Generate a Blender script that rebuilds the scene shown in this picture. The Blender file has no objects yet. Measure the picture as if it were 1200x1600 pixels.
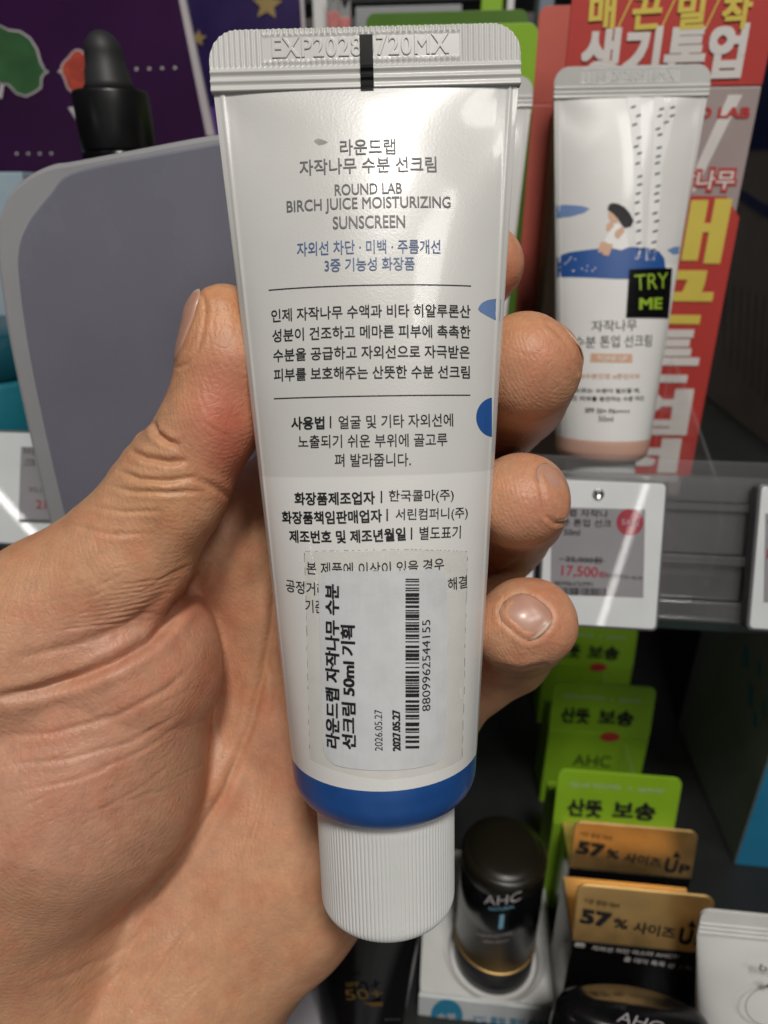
import bpy, bmesh, math, random
import numpy as np
from mathutils import Vector, Matrix
random.seed(7); np.random.seed(7)
S = bpy.context.scene
COL = S.collection
MM = 0.001
H = 1350.0                       # camera height above the shop floor, mm
# ------------------------------------------------------------------ camera
FPX = 1040.0                     # focal length in pixels of the 1200x1600 photograph
PITCH, YAW = math.radians(25), math.radians(6)
fwd = np.array([-math.sin(YAW)*math.cos(PITCH), math.cos(YAW)*math.cos(PITCH), -math.sin(PITCH)])
rgt = np.array([math.cos(YAW), math.sin(YAW), 0.0])
upv = np.cross(rgt, fwd)
CAMP = np.array([0, 0, H])
cd = bpy.data.cameras.new('camera'); cam = bpy.data.objects.new('camera', cd); COL.objects.link(cam)
cam.matrix_world = Matrix(((rgt[0], upv[0], -fwd[0], 0), (rgt[1], upv[1], -fwd[1], 0), (rgt[2], upv[2], -fwd[2], H*MM), (0, 0, 0, 1)))
cd.sensor_fit = 'VERTICAL'; cd.sensor_height = 36; cd.sensor_width = 27; cd.lens = FPX/1600*36
cd.clip_start = 0.005; cd.clip_end = 20
cd.dof.use_dof = True; cd.dof.focus_distance = 0.103; cd.dof.aperture_fstop = 20
S.camera = cam
# ------------------------------------------------------------------ world, lamps, exposure
wd = bpy.data.worlds.new('World'); S.world = wd; wd.use_nodes = True
wn = wd.node_tree.nodes; wl = wd.node_tree.links; bg = wn['Background']
wt = wn.new('ShaderNodeTexCoord'); wdot = wn.new('ShaderNodeVectorMath'); wdot.operation = 'DOT_PRODUCT'; wdot.inputs[1].default_value = (0.1, -.98, -.12)
wl.new(wt.outputs['Generated'], wdot.inputs[0])
wr = wn.new('ShaderNodeMapRange'); wr.interpolation_type = 'SMOOTHSTEP'; wr.inputs['From Min'].default_value = .78; wr.inputs['From Max'].default_value = .95
wr.inputs['To Min'].default_value = .008; wr.inputs['To Max'].default_value = .34; wl.new(wdot.outputs['Value'], wr.inputs['Value'])
wno = wn.new('ShaderNodeTexNoise'); wno.inputs['Scale'].default_value = 4.5; wno.inputs['Detail'].default_value = 4; wl.new(wt.outputs['Generated'], wno.inputs['Vector'])
wr2 = wn.new('ShaderNodeMapRange'); wr2.inputs['From Min'].default_value = .4; wr2.inputs['From Max'].default_value = .62; wr2.inputs['To Min'].default_value = .25; wr2.inputs['To Max'].default_value = 2.0; wl.new(wno.outputs['Fac'], wr2.inputs['Value'])
wm = wn.new('ShaderNodeMath'); wm.operation = 'MULTIPLY'; wl.new(wr.outputs['Result'], wm.inputs[0]); wl.new(wr2.outputs['Result'], wm.inputs[1])
bg.inputs[0].default_value = (1, .97, .92, 1); wl.new(wm.outputs[0], bg.inputs[1])
S.view_settings.view_transform = 'Standard'; S.view_settings.look = 'None'
S.view_settings.exposure = -0.30; S.view_settings.gamma = 1
S.cycles.use_denoising = True
S.cycles.max_bounces = 8; S.cycles.transparent_max_bounces = 12

def w2(c):                                   # camera-space mm (right, up, depth) -> world mm
    c = np.asarray(c, float); return CAMP + c[..., 0:1]*rgt + c[..., 1:2]*upv + c[..., 2:3]*fwd
def C(px, py, d): return np.array([(px-600)/FPX*d, (800-py)/FPX*d, d])
def ray(px, py):
    v = (px-600)/FPX*rgt + (800-py)/FPX*upv + fwd; return v
def W(px, py, y=None, z=None):               # where the view through a photo point meets a shelf plane (world mm)
    v = ray(px, py)
    t = y/v[1] if y is not None else z/v[2]
    return CAMP + v*t
def topx(p):
    q = np.asarray(p)-CAMP; x, y, z = q@rgt, q@upv, q@fwd
    return 600+FPX*x/z, 800-FPX*y/z

def area(name, loc, target, sx, sy, power, col=(1, 1, 1), spread=180):
    l = bpy.data.lights.new(name, 'AREA'); l.shape = 'RECTANGLE'; l.size = sx*MM; l.size_y = sy*MM
    l.energy = power; l.color = col; l.spread = math.radians(spread)
    o = bpy.data.objects.new(name, l); COL.objects.link(o)
    o.location = Vector(loc)*MM
    o.rotation_euler = (Vector(target)-Vector(loc)).to_track_quat('-Z', 'Y').to_euler()
    return o
area('ceiling_lamp', (110, -430, H+900), (20, 120, H-40), 170, 170, 10.2, (1, .955, .89))
area('ceiling_lamp', (380, -520, H+720), (20, 140, H-60), 170, 170, 2.6, (1, .965, .91))
area('ceiling_lamp', (-480, -80, H+800), (-60, 160, H-50), 240, 240, .25, (.93, .96, 1))
def strip_lamp(p0, p1, wid, power, target):   # ceiling strip light between two points
    p0, p1, target = [np.asarray(k, float) for k in (p0, p1, target)]
    c = (p0+p1)/2; x = (p1-p0); ln = np.linalg.norm(x); x /= ln
    z = c-target; z -= x*(z@x); z /= np.linalg.norm(z); y = np.cross(z, x)
    o = area('strip_lamp', c, target, ln, wid, power, (1, .97, .93))
    o.rotation_euler = Matrix(((x[0], y[0], z[0]), (x[1], y[1], z[1]), (x[2], y[2], z[2]))).to_euler()

# ------------------------------------------------------------------ materials
def mat(name, col, rough=.5, spec=.5, metal=0, var=.06, vscale=60, bump=0, bscale=400, coat=0, trans=0, alpha=1, sss=0, ior=1.45):
    m = bpy.data.materials.new(name); m.use_nodes = True
    nt = m.node_tree; N = nt.nodes; L = nt.links; b = N['Principled BSDF']
    b.inputs['Base Color'].default_value = (*col, 1); b.inputs['Roughness'].default_value = rough
    b.inputs['Specular IOR Level'].default_value = spec; b.inputs['Metallic'].default_value = metal
    b.inputs['Coat Weight'].default_value = coat; b.inputs['Coat Roughness'].default_value = .08
    b.inputs['Transmission Weight'].default_value = trans; b.inputs['Alpha'].default_value = alpha
    b.inputs['IOR'].default_value = ior
    if sss: b.inputs['Subsurface Weight'].default_value = sss; b.inputs['Subsurface Scale'].default_value = .002
    tc = N.new('ShaderNodeTexCoord')
    if var:
        n = N.new('ShaderNodeTexNoise'); n.inputs['Scale'].default_value = vscale; n.inputs['Detail'].default_value = 5
        L.new(tc.outputs['Object'], n.inputs['Vector'])
        r = N.new('ShaderNodeMapRange'); r.inputs['From Min'].default_value = .3; r.inputs['From Max'].default_value = .7
        r.inputs['To Min'].default_value = 1-var; r.inputs['To Max'].default_value = 1+var
        L.new(n.outputs['Fac'], r.inputs['Value'])
        x = N.new('ShaderNodeMix'); x.data_type = 'RGBA'; x.blend_type = 'MULTIPLY'; x.inputs['Factor'].default_value = 1
        x.inputs['A'].default_value = (*col, 1); L.new(r.outputs['Result'], x.inputs['B']); L.new(x.outputs['Result'], b.inputs['Base Color'])
        r2 = N.new('ShaderNodeMapRange'); r2.inputs['From Min'].default_value = .3; r2.inputs['From Max'].default_value = .7
        r2.inputs['To Min'].default_value = max(0, rough*.85); r2.inputs['To Max'].default_value = min(1, rough*1.15)
        L.new(n.outputs['Fac'], r2.inputs['Value']); L.new(r2.outputs['Result'], b.inputs['Roughness'])
    if bump:
        n2 = N.new('ShaderNodeTexNoise'); n2.inputs['Scale'].default_value = bscale; n2.inputs['Detail'].default_value = 4
        L.new(tc.outputs['Object'], n2.inputs['Vector'])
        bp = N.new('ShaderNodeBump'); bp.inputs['Strength'].default_value = bump; bp.inputs['Distance'].default_value = .0004
        L.new(n2.outputs['Fac'], bp.inputs['Height']); L.new(bp.outputs['Normal'], b.inputs['Normal'])
    return m
M = {}
M['ink'] = mat('dark_ink', (.014, .014, .016), .55, .3)
M['greyink'] = mat('grey_ink', (.11, .11, .115), .5)
M['blueink'] = mat('blue_ink', (.045, .105, .26), .5)
M['black'] = mat('black_plastic', (.008, .008, .009), .35, var=.2)
M['gblack'] = mat('glossy_black', (.005, .005, .006), .2, spec=.4, coat=.15)
M['white'] = mat('white_plastic', (.72, .72, .71), .4, bump=.05, bscale=900)
M['capwhite'] = mat('cap_plastic', (.70, .705, .70), .42, bump=.06, bscale=1400, var=.04, sss=.1)
M['blue'] = mat('blue_band', (.016, .075, .27), .32, var=.12, vscale=150, bump=.08, bscale=700)
M['blueart'] = mat('blue_print', (.02, .085, .30), .4)
M['ltblue'] = mat('pale_blue_print', (.14, .23, .44), .4)
M['pink'] = mat('peach_band', (.60, .37, .29), .4)
M['redcard'] = mat('red_card', (.47, .042, .034), .55, bump=.05, bscale=900)
M['redcard2'] = mat('coral_card', (.56, .12, .09), .55)
M['pinkgrey'] = mat('pinkish_grey_card', (.36, .29, .285), .5)
M['yellow'] = mat('yellow_print', (.66, .53, .09), .5)
M['offwhite'] = mat('off_white_print', (.68, .65, .63), .5)
M['green'] = mat('green_card', (.25, .47, .02), .5, bump=.05)
M['dgreen'] = mat('dark_green_card', (.07, .17, .012), .5)
M['gold'] = mat('gold_foil', (.95, .63, .26), .5, metal=1, var=.12, bump=.45, bscale=110)
M['goldtxt'] = mat('gold_print', (.45, .27, .08), .35, metal=.8)
M['tagwhite'] = mat('tag_plastic', (.66, .69, .71), .36, coat=.8)
M['eink'] = mat('eink_screen', (.27, .26, .28), .4, coat=.9)
M['tagred'] = mat('tag_red', (.33, .03, .05), .4, coat=.7)
M['greymetal'] = mat('grey_metal', (.22, .22, .225), .42, metal=.3, bump=.04)
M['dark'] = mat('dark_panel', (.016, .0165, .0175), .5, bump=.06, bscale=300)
M['darker'] = mat('dark_slot', (.004, .004, .004), .8)
M['shelftop'] = mat('shelf_top', (.06, .062, .06), .35)
M['purple'] = mat('purple_card', (.030, .004, .042), .42, spec=.3, coat=0, var=.3, vscale=14)
M['violet'] = mat('violet_card', (.02, .009, .075), .4, var=.2)
M['lilac'] = mat('lilac_card', (.10, .04, .22), .4)
M['star'] = mat('gold_star', (.30, .21, .08), .45)
M['leaf'] = mat('leaf_print', (.03, .10, .035), .5, var=.3, vscale=90)
M['rose'] = mat('rose_print', (.42, .06, .035), .5, var=.3, vscale=200)
M['rosedk'] = mat('rose_shade', (.22, .025, .02), .5)
M['outline'] = mat('sticker_outline', (.50, .46, .48), .5)
for k_ in ('tagwhite', 'eink', 'tagred'): M[k_].node_tree.nodes['Principled BSDF'].inputs['Coat Roughness'].default_value = .025
def frosted(name, col, tr, rough):
    m = mat(name, col, rough, var=.10, vscale=26, bump=.06, bscale=70); nt = m.node_tree; N = nt.nodes; L = nt.links
    b = N['Principled BSDF']; out = [n for n in N if n.type == 'OUTPUT_MATERIAL'][0]
    t = N.new('ShaderNodeBsdfTranslucent'); t.inputs['Color'].default_value = (.55, .55, .64, 1)
    g = N.new('ShaderNodeBsdfRefraction'); g.inputs['Color'].default_value = (.62, .62, .70, 1); g.inputs['Roughness'].default_value = .55; g.inputs['IOR'].default_value = 1.05
    a1 = N.new('ShaderNodeMixShader'); a1.inputs[0].default_value = .5; L.new(t.outputs[0], a1.inputs[1]); L.new(g.outputs[0], a1.inputs[2])
    a2 = N.new('ShaderNodeMixShader'); a2.inputs[0].default_value = tr; L.new(b.outputs[0], a2.inputs[1]); L.new(a1.outputs[0], a2.inputs[2]); L.new(a2.outputs[0], out.inputs['Surface'])
    return m
M['frost'] = frosted('frosted_panel', (.32, .32, .39), .45, .26)
M['frostedge'] = frosted('frosted_edge', (.50, .50, .52), .35, .2)
M['teal'] = mat('teal_plastic', (.012, .15, .20), .3, coat=.3)
M['beige'] = mat('beige_card', (.30, .255, .23), .55, var=.1)
M['navy'] = mat('navy_print', (.015, .03, .15), .5)
M['cyan'] = mat('cyan_print', (.03, .26, .45), .5)
M['skinprint'] = mat('peach_print', (.60, .36, .24), .5)
M['limetxt'] = mat('lime_print', (.26, .42, .03), .4)
M['palegreen'] = mat('pale_print', (.45, .58, .35), .5)
M['silver'] = mat('silver_metal', (.6, .6, .6), .2, metal=1)
M['sticker'] = mat('sticker_film', (.68, .70, .725), .34, var=.06, vscale=260, bump=.12, bscale=420, alpha=.82)
M['residue'] = mat('adhesive_residue', (.66, .645, .59), .5, var=.10, vscale=400, bump=.2, bscale=900, alpha=.22)
M['grime'] = mat('grime', (.36, .35, .33), .7, var=.3, vscale=900, alpha=.55)
M['brown'] = mat('brown_plastic', (.011, .009, .005), .34)
M['greycard'] = mat('grey_card', (.30, .31, .33), .5)
M['lavgrey'] = mat('lavender_grey', (.36, .34, .38), .4)
def clear(name, col, alpha, rough=.06):
    m = bpy.data.materials.new(name); m.use_nodes = True; nt = m.node_tree; N = nt.nodes; L = nt.links
    b = N['Principled BSDF']; b.inputs['Base Color'].default_value = (*col, 1); b.inputs['Roughness'].default_value = rough
    b.inputs['Alpha'].default_value = alpha; b.inputs['Coat Weight'].default_value = .5
    tc = N.new('ShaderNodeTexCoord'); n = N.new('ShaderNodeTexNoise'); n.inputs['Scale'].default_value = 50
    L.new(tc.outputs['Object'], n.inputs['Vector'])
    r = N.new('ShaderNodeMapRange'); r.inputs['To Min'].default_value = alpha*.6; r.inputs['To Max'].default_value = alpha*1.4
    L.new(n.outputs['Fac'], r.inputs['Value']); L.new(r.outputs['Result'], b.inputs['Alpha'])
    return m
M['clear'] = clear('clear_acrylic', (.5, .51, .53), .09)
M['railclear'] = clear('rail_plastic', (.17, .17, .18), .32, .16)
M['shelfglass'] = clear('shelf_glass', (.05, .06, .055), .38, .12)
M['clearedge'] = clear('acrylic_edge', (.7, .7, .72), .6)

# ------------------------------------------------------------------ mesh helpers (all input in world mm)
def thing(name, label, cat, loc, group=None):
    o = bpy.data.objects.new(name, None); COL.objects.link(o); o.location = Vector(loc)*MM; o.empty_display_size = .01
    o['label'] = label; o['category'] = cat
    if group: o['group'] = group
    return o
def tag(o, label, cat, group=None):
    o['label'] = label; o['category'] = cat
    if group: o['group'] = group
    return o
def anchor(parent):
    p = np.zeros(3); q = parent
    while q is not None:
        p += np.array(q.location)/MM; q = q.parent
    return p
def obj(name, verts, faces, m, parent=None, smooth=False, origin=None, bev=0, mats=None, fm=None):
    V = np.asarray(verts, float)
    base = anchor(parent) if parent is not None else np.zeros(3)
    org = np.asarray(origin, float) if origin is not None else (V.min(0)+V.max(0))/2 if parent is None else base
    me = bpy.data.meshes.new(name); me.from_pydata([tuple(v) for v in (V-org)*MM], [], [tuple(int(i) for i in f) for f in faces])
    me.validate(); me.update()
    if smooth: me.polygons.foreach_set('use_smooth', [True]*len(me.polygons))
    me.materials.append(m)
    for e in mats or []: me.materials.append(e)
    if fm is not None: me.polygons.foreach_set('material_index', fm)
    o = bpy.data.objects.new(name, me); COL.objects.link(o)
    o.location = Vector((org-base)*MM)
    if parent is not None: o.parent = parent
    if bev:
        b = o.modifiers.new('bevel', 'BEVEL'); b.width = bev*MM; b.segments = 2; b.limit_method = 'ANGLE'
    return o
class MB:
    def __init__(s): s.v = []; s.f = []
    def add(s, V, F):
        n = len(s.v); s.v += [tuple(x) for x in V]; s.f += [tuple(i+n for i in f) for f in F]; return s
    def box(s, a, b):
        x0, y0, z0 = a; x1, y1, z1 = b
        return s.add([(x0, y0, z0), (x1, y0, z0), (x1, y1, z0), (x0, y1, z0), (x0, y0, z1), (x1, y0, z1), (x1, y1, z1), (x0, y1, z1)],
                     [(0, 3, 2, 1), (4, 5, 6, 7), (0, 1, 5, 4), (1, 2, 6, 5), (2, 3, 7, 6), (3, 0, 4, 7)])
    def prism(s, P, off):                       # polygon + offset vector -> closed solid
        P = [np.asarray(p, float) for p in P]; n = len(P); off = np.asarray(off, float)
        return s.add(P+[p+off for p in P], [tuple(range(n)), tuple(reversed(range(n, 2*n)))]+[(i, i+n, (i+1) % n+n, (i+1) % n) for i in range(n)])
    def lathe(s, prof, c, ax=(0, 0, 1), n=64, cap=True):
        ax = np.asarray(ax, float); ax /= np.linalg.norm(ax)
        e1 = np.cross(ax, (0, 1, 0) if abs(ax[1]) < .9 else (1, 0, 0)); e1 /= np.linalg.norm(e1); e2 = np.cross(ax, e1)
        V = []; F = []
        for r, h in prof:
            for i in range(n):
                a = 2*math.pi*i/n; V.append(np.asarray(c)+ax*h+(e1*math.cos(a)+e2*math.sin(a))*r)
        for j in range(len(prof)-1):
            for i in range(n): F.append((j*n+i, j*n+(i+1) % n, (j+1)*n+(i+1) % n, (j+1)*n+i))
        if cap: F.append(tuple(reversed(range(n)))); F.append(tuple((len(prof)-1)*n+i for i in range(n)))
        return s.add(V, F)
    def build(s, name, m, parent=None, **k): return obj(name, s.v, s.f, m, parent, **k)

_tc = {}
def text2d(body, bold=0.0, strips=0):           # glyph outlines in a unit box, cut into narrow strips; bold = thicker strokes
    key = (body, bold, strips)
    if key in _tc: return _tc[key]
    cu = bpy.data.curves.new('lettering', 'FONT'); cu.body = body; cu.size = 1; cu.resolution_u = 4
    ob = bpy.data.objects.new('lettering', cu); COL.objects.link(ob)
    dg = bpy.context.evaluated_depsgraph_get(); me = bpy.data.meshes.new_from_object(ob.evaluated_get(dg))
    bm = bmesh.new(); bm.from_mesh(me)
    xs = [v.co.x for v in bm.verts]; x0, x1 = min(xs), max(xs)
    for k in range(1, strips):
        bmesh.ops.bisect_plane(bm, geom=bm.verts[:]+bm.edges[:]+bm.faces[:], plane_co=(x0+(x1-x0)*k/strips, 0, 0), plane_no=(1, 0, 0))
    bm.verts.index_update()
    V0 = np.array([v.co for v in bm.verts]); F0 = [[v.index for v in f.verts] for f in bm.faces]
    bm.free(); bpy.data.objects.remove(ob); bpy.data.curves.remove(cu); bpy.data.meshes.remove(me)
    V0[:, 2] = 0; Vs = [V0]; F = list(F0)
    if bold:
        nc = 6 if bold < .03 else 16
        for k in range(nc):
            a = 2*math.pi*k/nc+(.2 if bold < .03 else 0); n = len(Vs)*len(V0); q = 1 if bold < .03 else 1/max(abs(math.cos(a)), abs(math.sin(a)))
            Vs.append(V0+np.array([bold*q*math.cos(a), bold*q*math.sin(a), (k+1)*.006])); F += [[i+n for i in f] for f in F0]
    V = np.vstack(Vs); lo, hi = V[:, :2].min(0), V[:, :2].max(0)
    V[:, :2] = (V[:, :2]-lo)/(hi-lo)
    _tc[key] = (V, F); return V, F

class Plane:                                    # a flat face in the world that printing is laid on
    def __init__(s, p, n):
        s.p = np.asarray(p, float); s.n = np.asarray(n, float)/np.linalg.norm(n)
        if s.n@(CAMP-s.p) < 0: s.n = -s.n
    def hit(s, px, py):
        v = ray(px, py); t = s.n@(s.p-CAMP)/(s.n@v); return CAMP+v*t
    def text(s, mb, body, A, B, h, bold=0, lift=.12):
        a, b = s.hit(*A), s.hit(*B); d = b-a; u = d/np.linalg.norm(d); w = np.cross(s.n, u)
        hm = h/FPX*(((a+b)/2-CAMP)@fwd)
        V, F = text2d(body, bold)
        mb.add([a+d*x+w*hm*(y-.5)+s.n*(lift+z) for x, y, z in V], F)
    def poly(s, mb, pts, lift=.1):
        P = [s.hit(*p)+s.n*lift for p in pts]
        if np.cross(P[1]-P[0], P[2]-P[0])@s.n < 0: P = P[::-1]
        mb.add(P, [tuple(range(len(P)))])
def ell(cx, cy, rx, ry, n=28, a0=0): return [(cx+rx*math.cos(a0+2*math.pi*i/n), cy+ry*math.sin(a0+2*math.pi*i/n)) for i in range(n)]
def rrect(w, h, r, n=6, corners=(1, 1, 1, 1)):  # 2D rounded rectangle, origin at its lower left
    P = []
    for (cx, cy, a), on in zip(((w-r, r, -90), (w-r, h-r, 0), (r, h-r, 90), (r, r, 180)), corners):
        if on: P += [(cx+r*math.cos(math.radians(a+90*i/n)), cy+r*math.sin(math.radians(a+90*i/n))) for i in range(n+1)]
        else: P.append((w if cx > w/2 else 0, h if cy > h/2 else 0))
    return P
def barcode_bars(n, seed):
    r = random.Random(seed); x = 0; out = []
    for i in range(n):
        w = r.choice((1, 1, 1, 2, 2, 3)); out.append((x, x+w)); x += w+r.choice((1, 1, 2, 2, 3))
    return [(a/x, b/x) for a, b in out]

# ------------------------------------------------------------------ squeezed cosmetic tube
LB, R0, AT = 103.2, 14.9, 22.2                  # body length, round radius at the shoulder, half width at the seal
def t_of(y): return np.clip(y/LB, 0, 1)
def tub_a(y): return R0+(AT-R0)*t_of(y)
def tub_b(y): return R0*(1-t_of(y))**.92+.42
def tub_z(x, y):
    a, b, t = tub_a(y), tub_b(y), t_of(y)
    q = .5+.42*t**3
    u = np.clip(np.abs(x)/a, 0, 1)
    z = b*(1-u**2)**q
    z = z+.22*np.exp(-((u-.945)/.012)**2)*np.clip(1.1-t*.3, 0, 1)*(t > .02)      # pressed side edge
    # pinched corners under the seal
    ax = np.abs(x); cx, cy, dx, dy = 21.5, 103., -12.5, -12
    k = np.clip(((ax-cx)*dx+(y-cy)*dy)/(dx*dx+dy*dy), 0, 1)
    ds = np.hypot(ax-cx-k*dx, y-cy-k*dy)
    fade = (1-k)**1.5; z = z-1.5*np.exp(-(ds/(2.2+5*k))**2)*fade*np.clip((b-.42)/2.2, 0, 1)*np.clip((a-ax)/3., 0, 1)
    return z
class Frame:
    def __init__(s, o, X, Y, k=1.0):
        s.k = k; s.o = np.asarray(o, float); s.Y = np.asarray(Y, float)/np.linalg.norm(Y)
        s.X = np.asarray(X, float)-s.Y*(np.asarray(X)@s.Y); s.X /= np.linalg.norm(s.X); s.Z = np.cross(s.X, s.Y)
    def __call__(s, x, y, z):
        x, y, z = [np.asarray(k, float)[..., None] for k in (x, y, z)]
        return s.o+s.k*(x*s.X+y*s.Y+z*s.Z)
    def front(s, x, y, lift=0): return s(x, y, tub_z(np.asarray(x, float), np.asarray(y, float))+lift)
    def find(s, px, py):                        # photo point -> place on the tube's front face
        g = np.array([(px-590)*.1, (1190-py)*.1])
        for _ in range(25):
            P = np.array(topx(s.front(*g))); J = np.empty((2, 2))
            for k in range(2):
                h = g.copy(); h[k] += .05; J[:, k] = (np.array(topx(s.front(*h)))-P)/.05
            st = np.linalg.solve(J+1e-9*np.eye(2), np.array([px, py])-P); n = np.linalg.norm(st)
            g = g+st*min(1, 6/max(n, 1e-9)); a = tub_a(g[1]); g[0] = np.clip(g[0], -.985*a, .985*a)
        return g
    def text(s, mb, body, A, B, h, bold=0, lift=.06):
        a, b = s.find(*A), s.find(*B); d = b-a; ln = np.linalg.norm(d); u = d/ln; w = np.array([-u[1], u[0]])
        hm = h/FPX*((s.front(*((a+b)/2))-CAMP)@fwd)
        V, F = text2d(body, bold, max(2, int(ln/1.2)))
        g = a+V[:, :1]*d+(V[:, 1:2]-.5)*w*hm
        mb.add(s.front(g[:, 0], g[:, 1], lift+V[:, 2]), F)
    def quad(s, mb, A, B, h, lift=.06, n=24):   # a ruled line from A to B
        a, b = s.find(*A), s.find(*B); d = b-a; ln = np.linalg.norm(d); w = np.array([-d[1], d[0]])/ln
        hm = h/FPX*105; k = np.linspace(0, 1, n)[:, None]
        lo, hi = a+k*d-w*hm/2, a+k*d+w*hm/2
        V = np.vstack([s.front(lo[:, 0], lo[:, 1], lift), s.front(hi[:, 0], hi[:, 1], lift)])
        mb.add(V, [(i, i+1, n+i+1, n+i) for i in range(n-1)])
    def patch(s, mb, inside, x0, x1, y0, y1, step=.3, lift=.05):  # region of the front face given by a test on (x, y)
        nx, ny = max(2, int((x1-x0)/step)), max(2, int((y1-y0)/step))
        X, Y = np.meshgrid(np.linspace(x0, x1, nx+1), np.linspace(y0, y1, ny+1))
        V = s.front(X.ravel(), Y.ravel(), lift)
        F = []
        for j in range(ny):
            for i in range(nx):
                if inside((X[j, i]+X[j, i+1])/2, (Y[j, i]+Y[j+1, i])/2):
                    k = j*(nx+1)+i; F.append((k, k+1, k+nx+2, k+nx+1))
        used = sorted({i for f in F for i in f}); mp = {u: i for i, u in enumerate(used)}
        if F: mb.add(V[used], [tuple(mp[i] for i in f) for f in F])
    def region(s, mb, poly, step=.35, lift=.05):                   # polygon given in tube (x, y) mm, filled along the curve
        P = np.asarray(poly, float)
        bm = bmesh.new(); vs = [bm.verts.new((p[0], p[1], 0)) for p in P]; bm.faces.new(vs)
        for ax in (0, 1):
            lo, hi = P[:, ax].min(), P[:, ax].max(); n = max(2, int((hi-lo)/(1.0 if ax == 0 else 4)))
            for k in range(1, n):
                co = [0, 0, 0]; no = [0, 0, 0]; co[ax] = lo+(hi-lo)*k/n; no[ax] = 1
                bmesh.ops.bisect_plane(bm, geom=bm.verts[:]+bm.edges[:]+bm.faces[:], plane_co=co, plane_no=no)
        bm.verts.index_update()
        g = np.array([v.co[:2] for v in bm.verts]); mb.add(s.front(g[:, 0], g[:, 1], lift), [[v.index for v in f.verts] for f in bm.faces]); bm.free()
    def pxregion(s, mb, pts, lift=.05): s.region(mb, [s.find(*p) for p in pts], lift=lift)

def tube_paint(name, up, low, y0):              # pearl upper print, whiter lower print
    m = mat(name, up, .30, .5, var=0, coat=.2)
    nt = m.node_tree; N = nt.nodes; L = nt.links; b = N['Principled BSDF']; tc = [n for n in N if n.type == 'TEX_COORD'][0]
    at = N.new('ShaderNodeAttribute'); at.attribute_name = 'run'
    lt = N.new('ShaderNodeMapRange'); lt.inputs['From Min'].default_value = y0-.15; lt.inputs['From Max'].default_value = y0+.15
    L.new(at.outputs['Fac'], lt.inputs['Value'])
    x = N.new('ShaderNodeMix'); x.data_type = 'RGBA'; x.inputs['A'].default_value = (*low, 1); x.inputs['B'].default_value = (*up, 1)
    L.new(lt.outputs['Result'], x.inputs['Factor'])
    n = N.new('ShaderNodeTexNoise'); n.inputs['Scale'].default_value = 90; n.inputs['Detail'].default_value = 6; L.new(tc.outputs['Object'], n.inputs['Vector'])
    r = N.new('ShaderNodeMapRange'); r.inputs['To Min'].default_value = .94; r.inputs['To Max'].default_value = 1.05; L.new(n.outputs['Fac'], r.inputs['Value'])
    y = N.new('ShaderNodeMix'); y.data_type = 'RGBA'; y.blend_type = 'MULTIPLY'; y.inputs['Factor'].default_value = 1
    L.new(x.outputs['Result'], y.inputs['A']); L.new(r.outputs['Result'], y.inputs['B']); L.new(y.outputs['Result'], b.inputs['Base Color'])
    n2 = N.new('ShaderNodeTexNoise'); n2.inputs['Scale'].default_value = 2600; n2.inputs['Detail'].default_value = 3; L.new(tc.outputs['Object'], n2.inputs['Vector'])
    n3 = N.new('ShaderNodeTexNoise'); n3.inputs['Scale'].default_value = 120; L.new(tc.outputs['Object'], n3.inputs['Vector'])
    ad = N.new('ShaderNodeMath'); ad.operation = 'MULTIPLY_ADD'; ad.inputs[1].default_value = 3; L.new(n3.outputs['Fac'], ad.inputs[0]); L.new(n2.outputs['Fac'], ad.inputs[2])
    bp = N.new('ShaderNodeBump'); bp.inputs['Strength'].default_value = .09; bp.inputs['Distance'].default_value = .0002
    L.new(ad.outputs[0], bp.inputs['Height']); L.new(bp.outputs['Normal'], b.inputs['Normal'])
    return m
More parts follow.
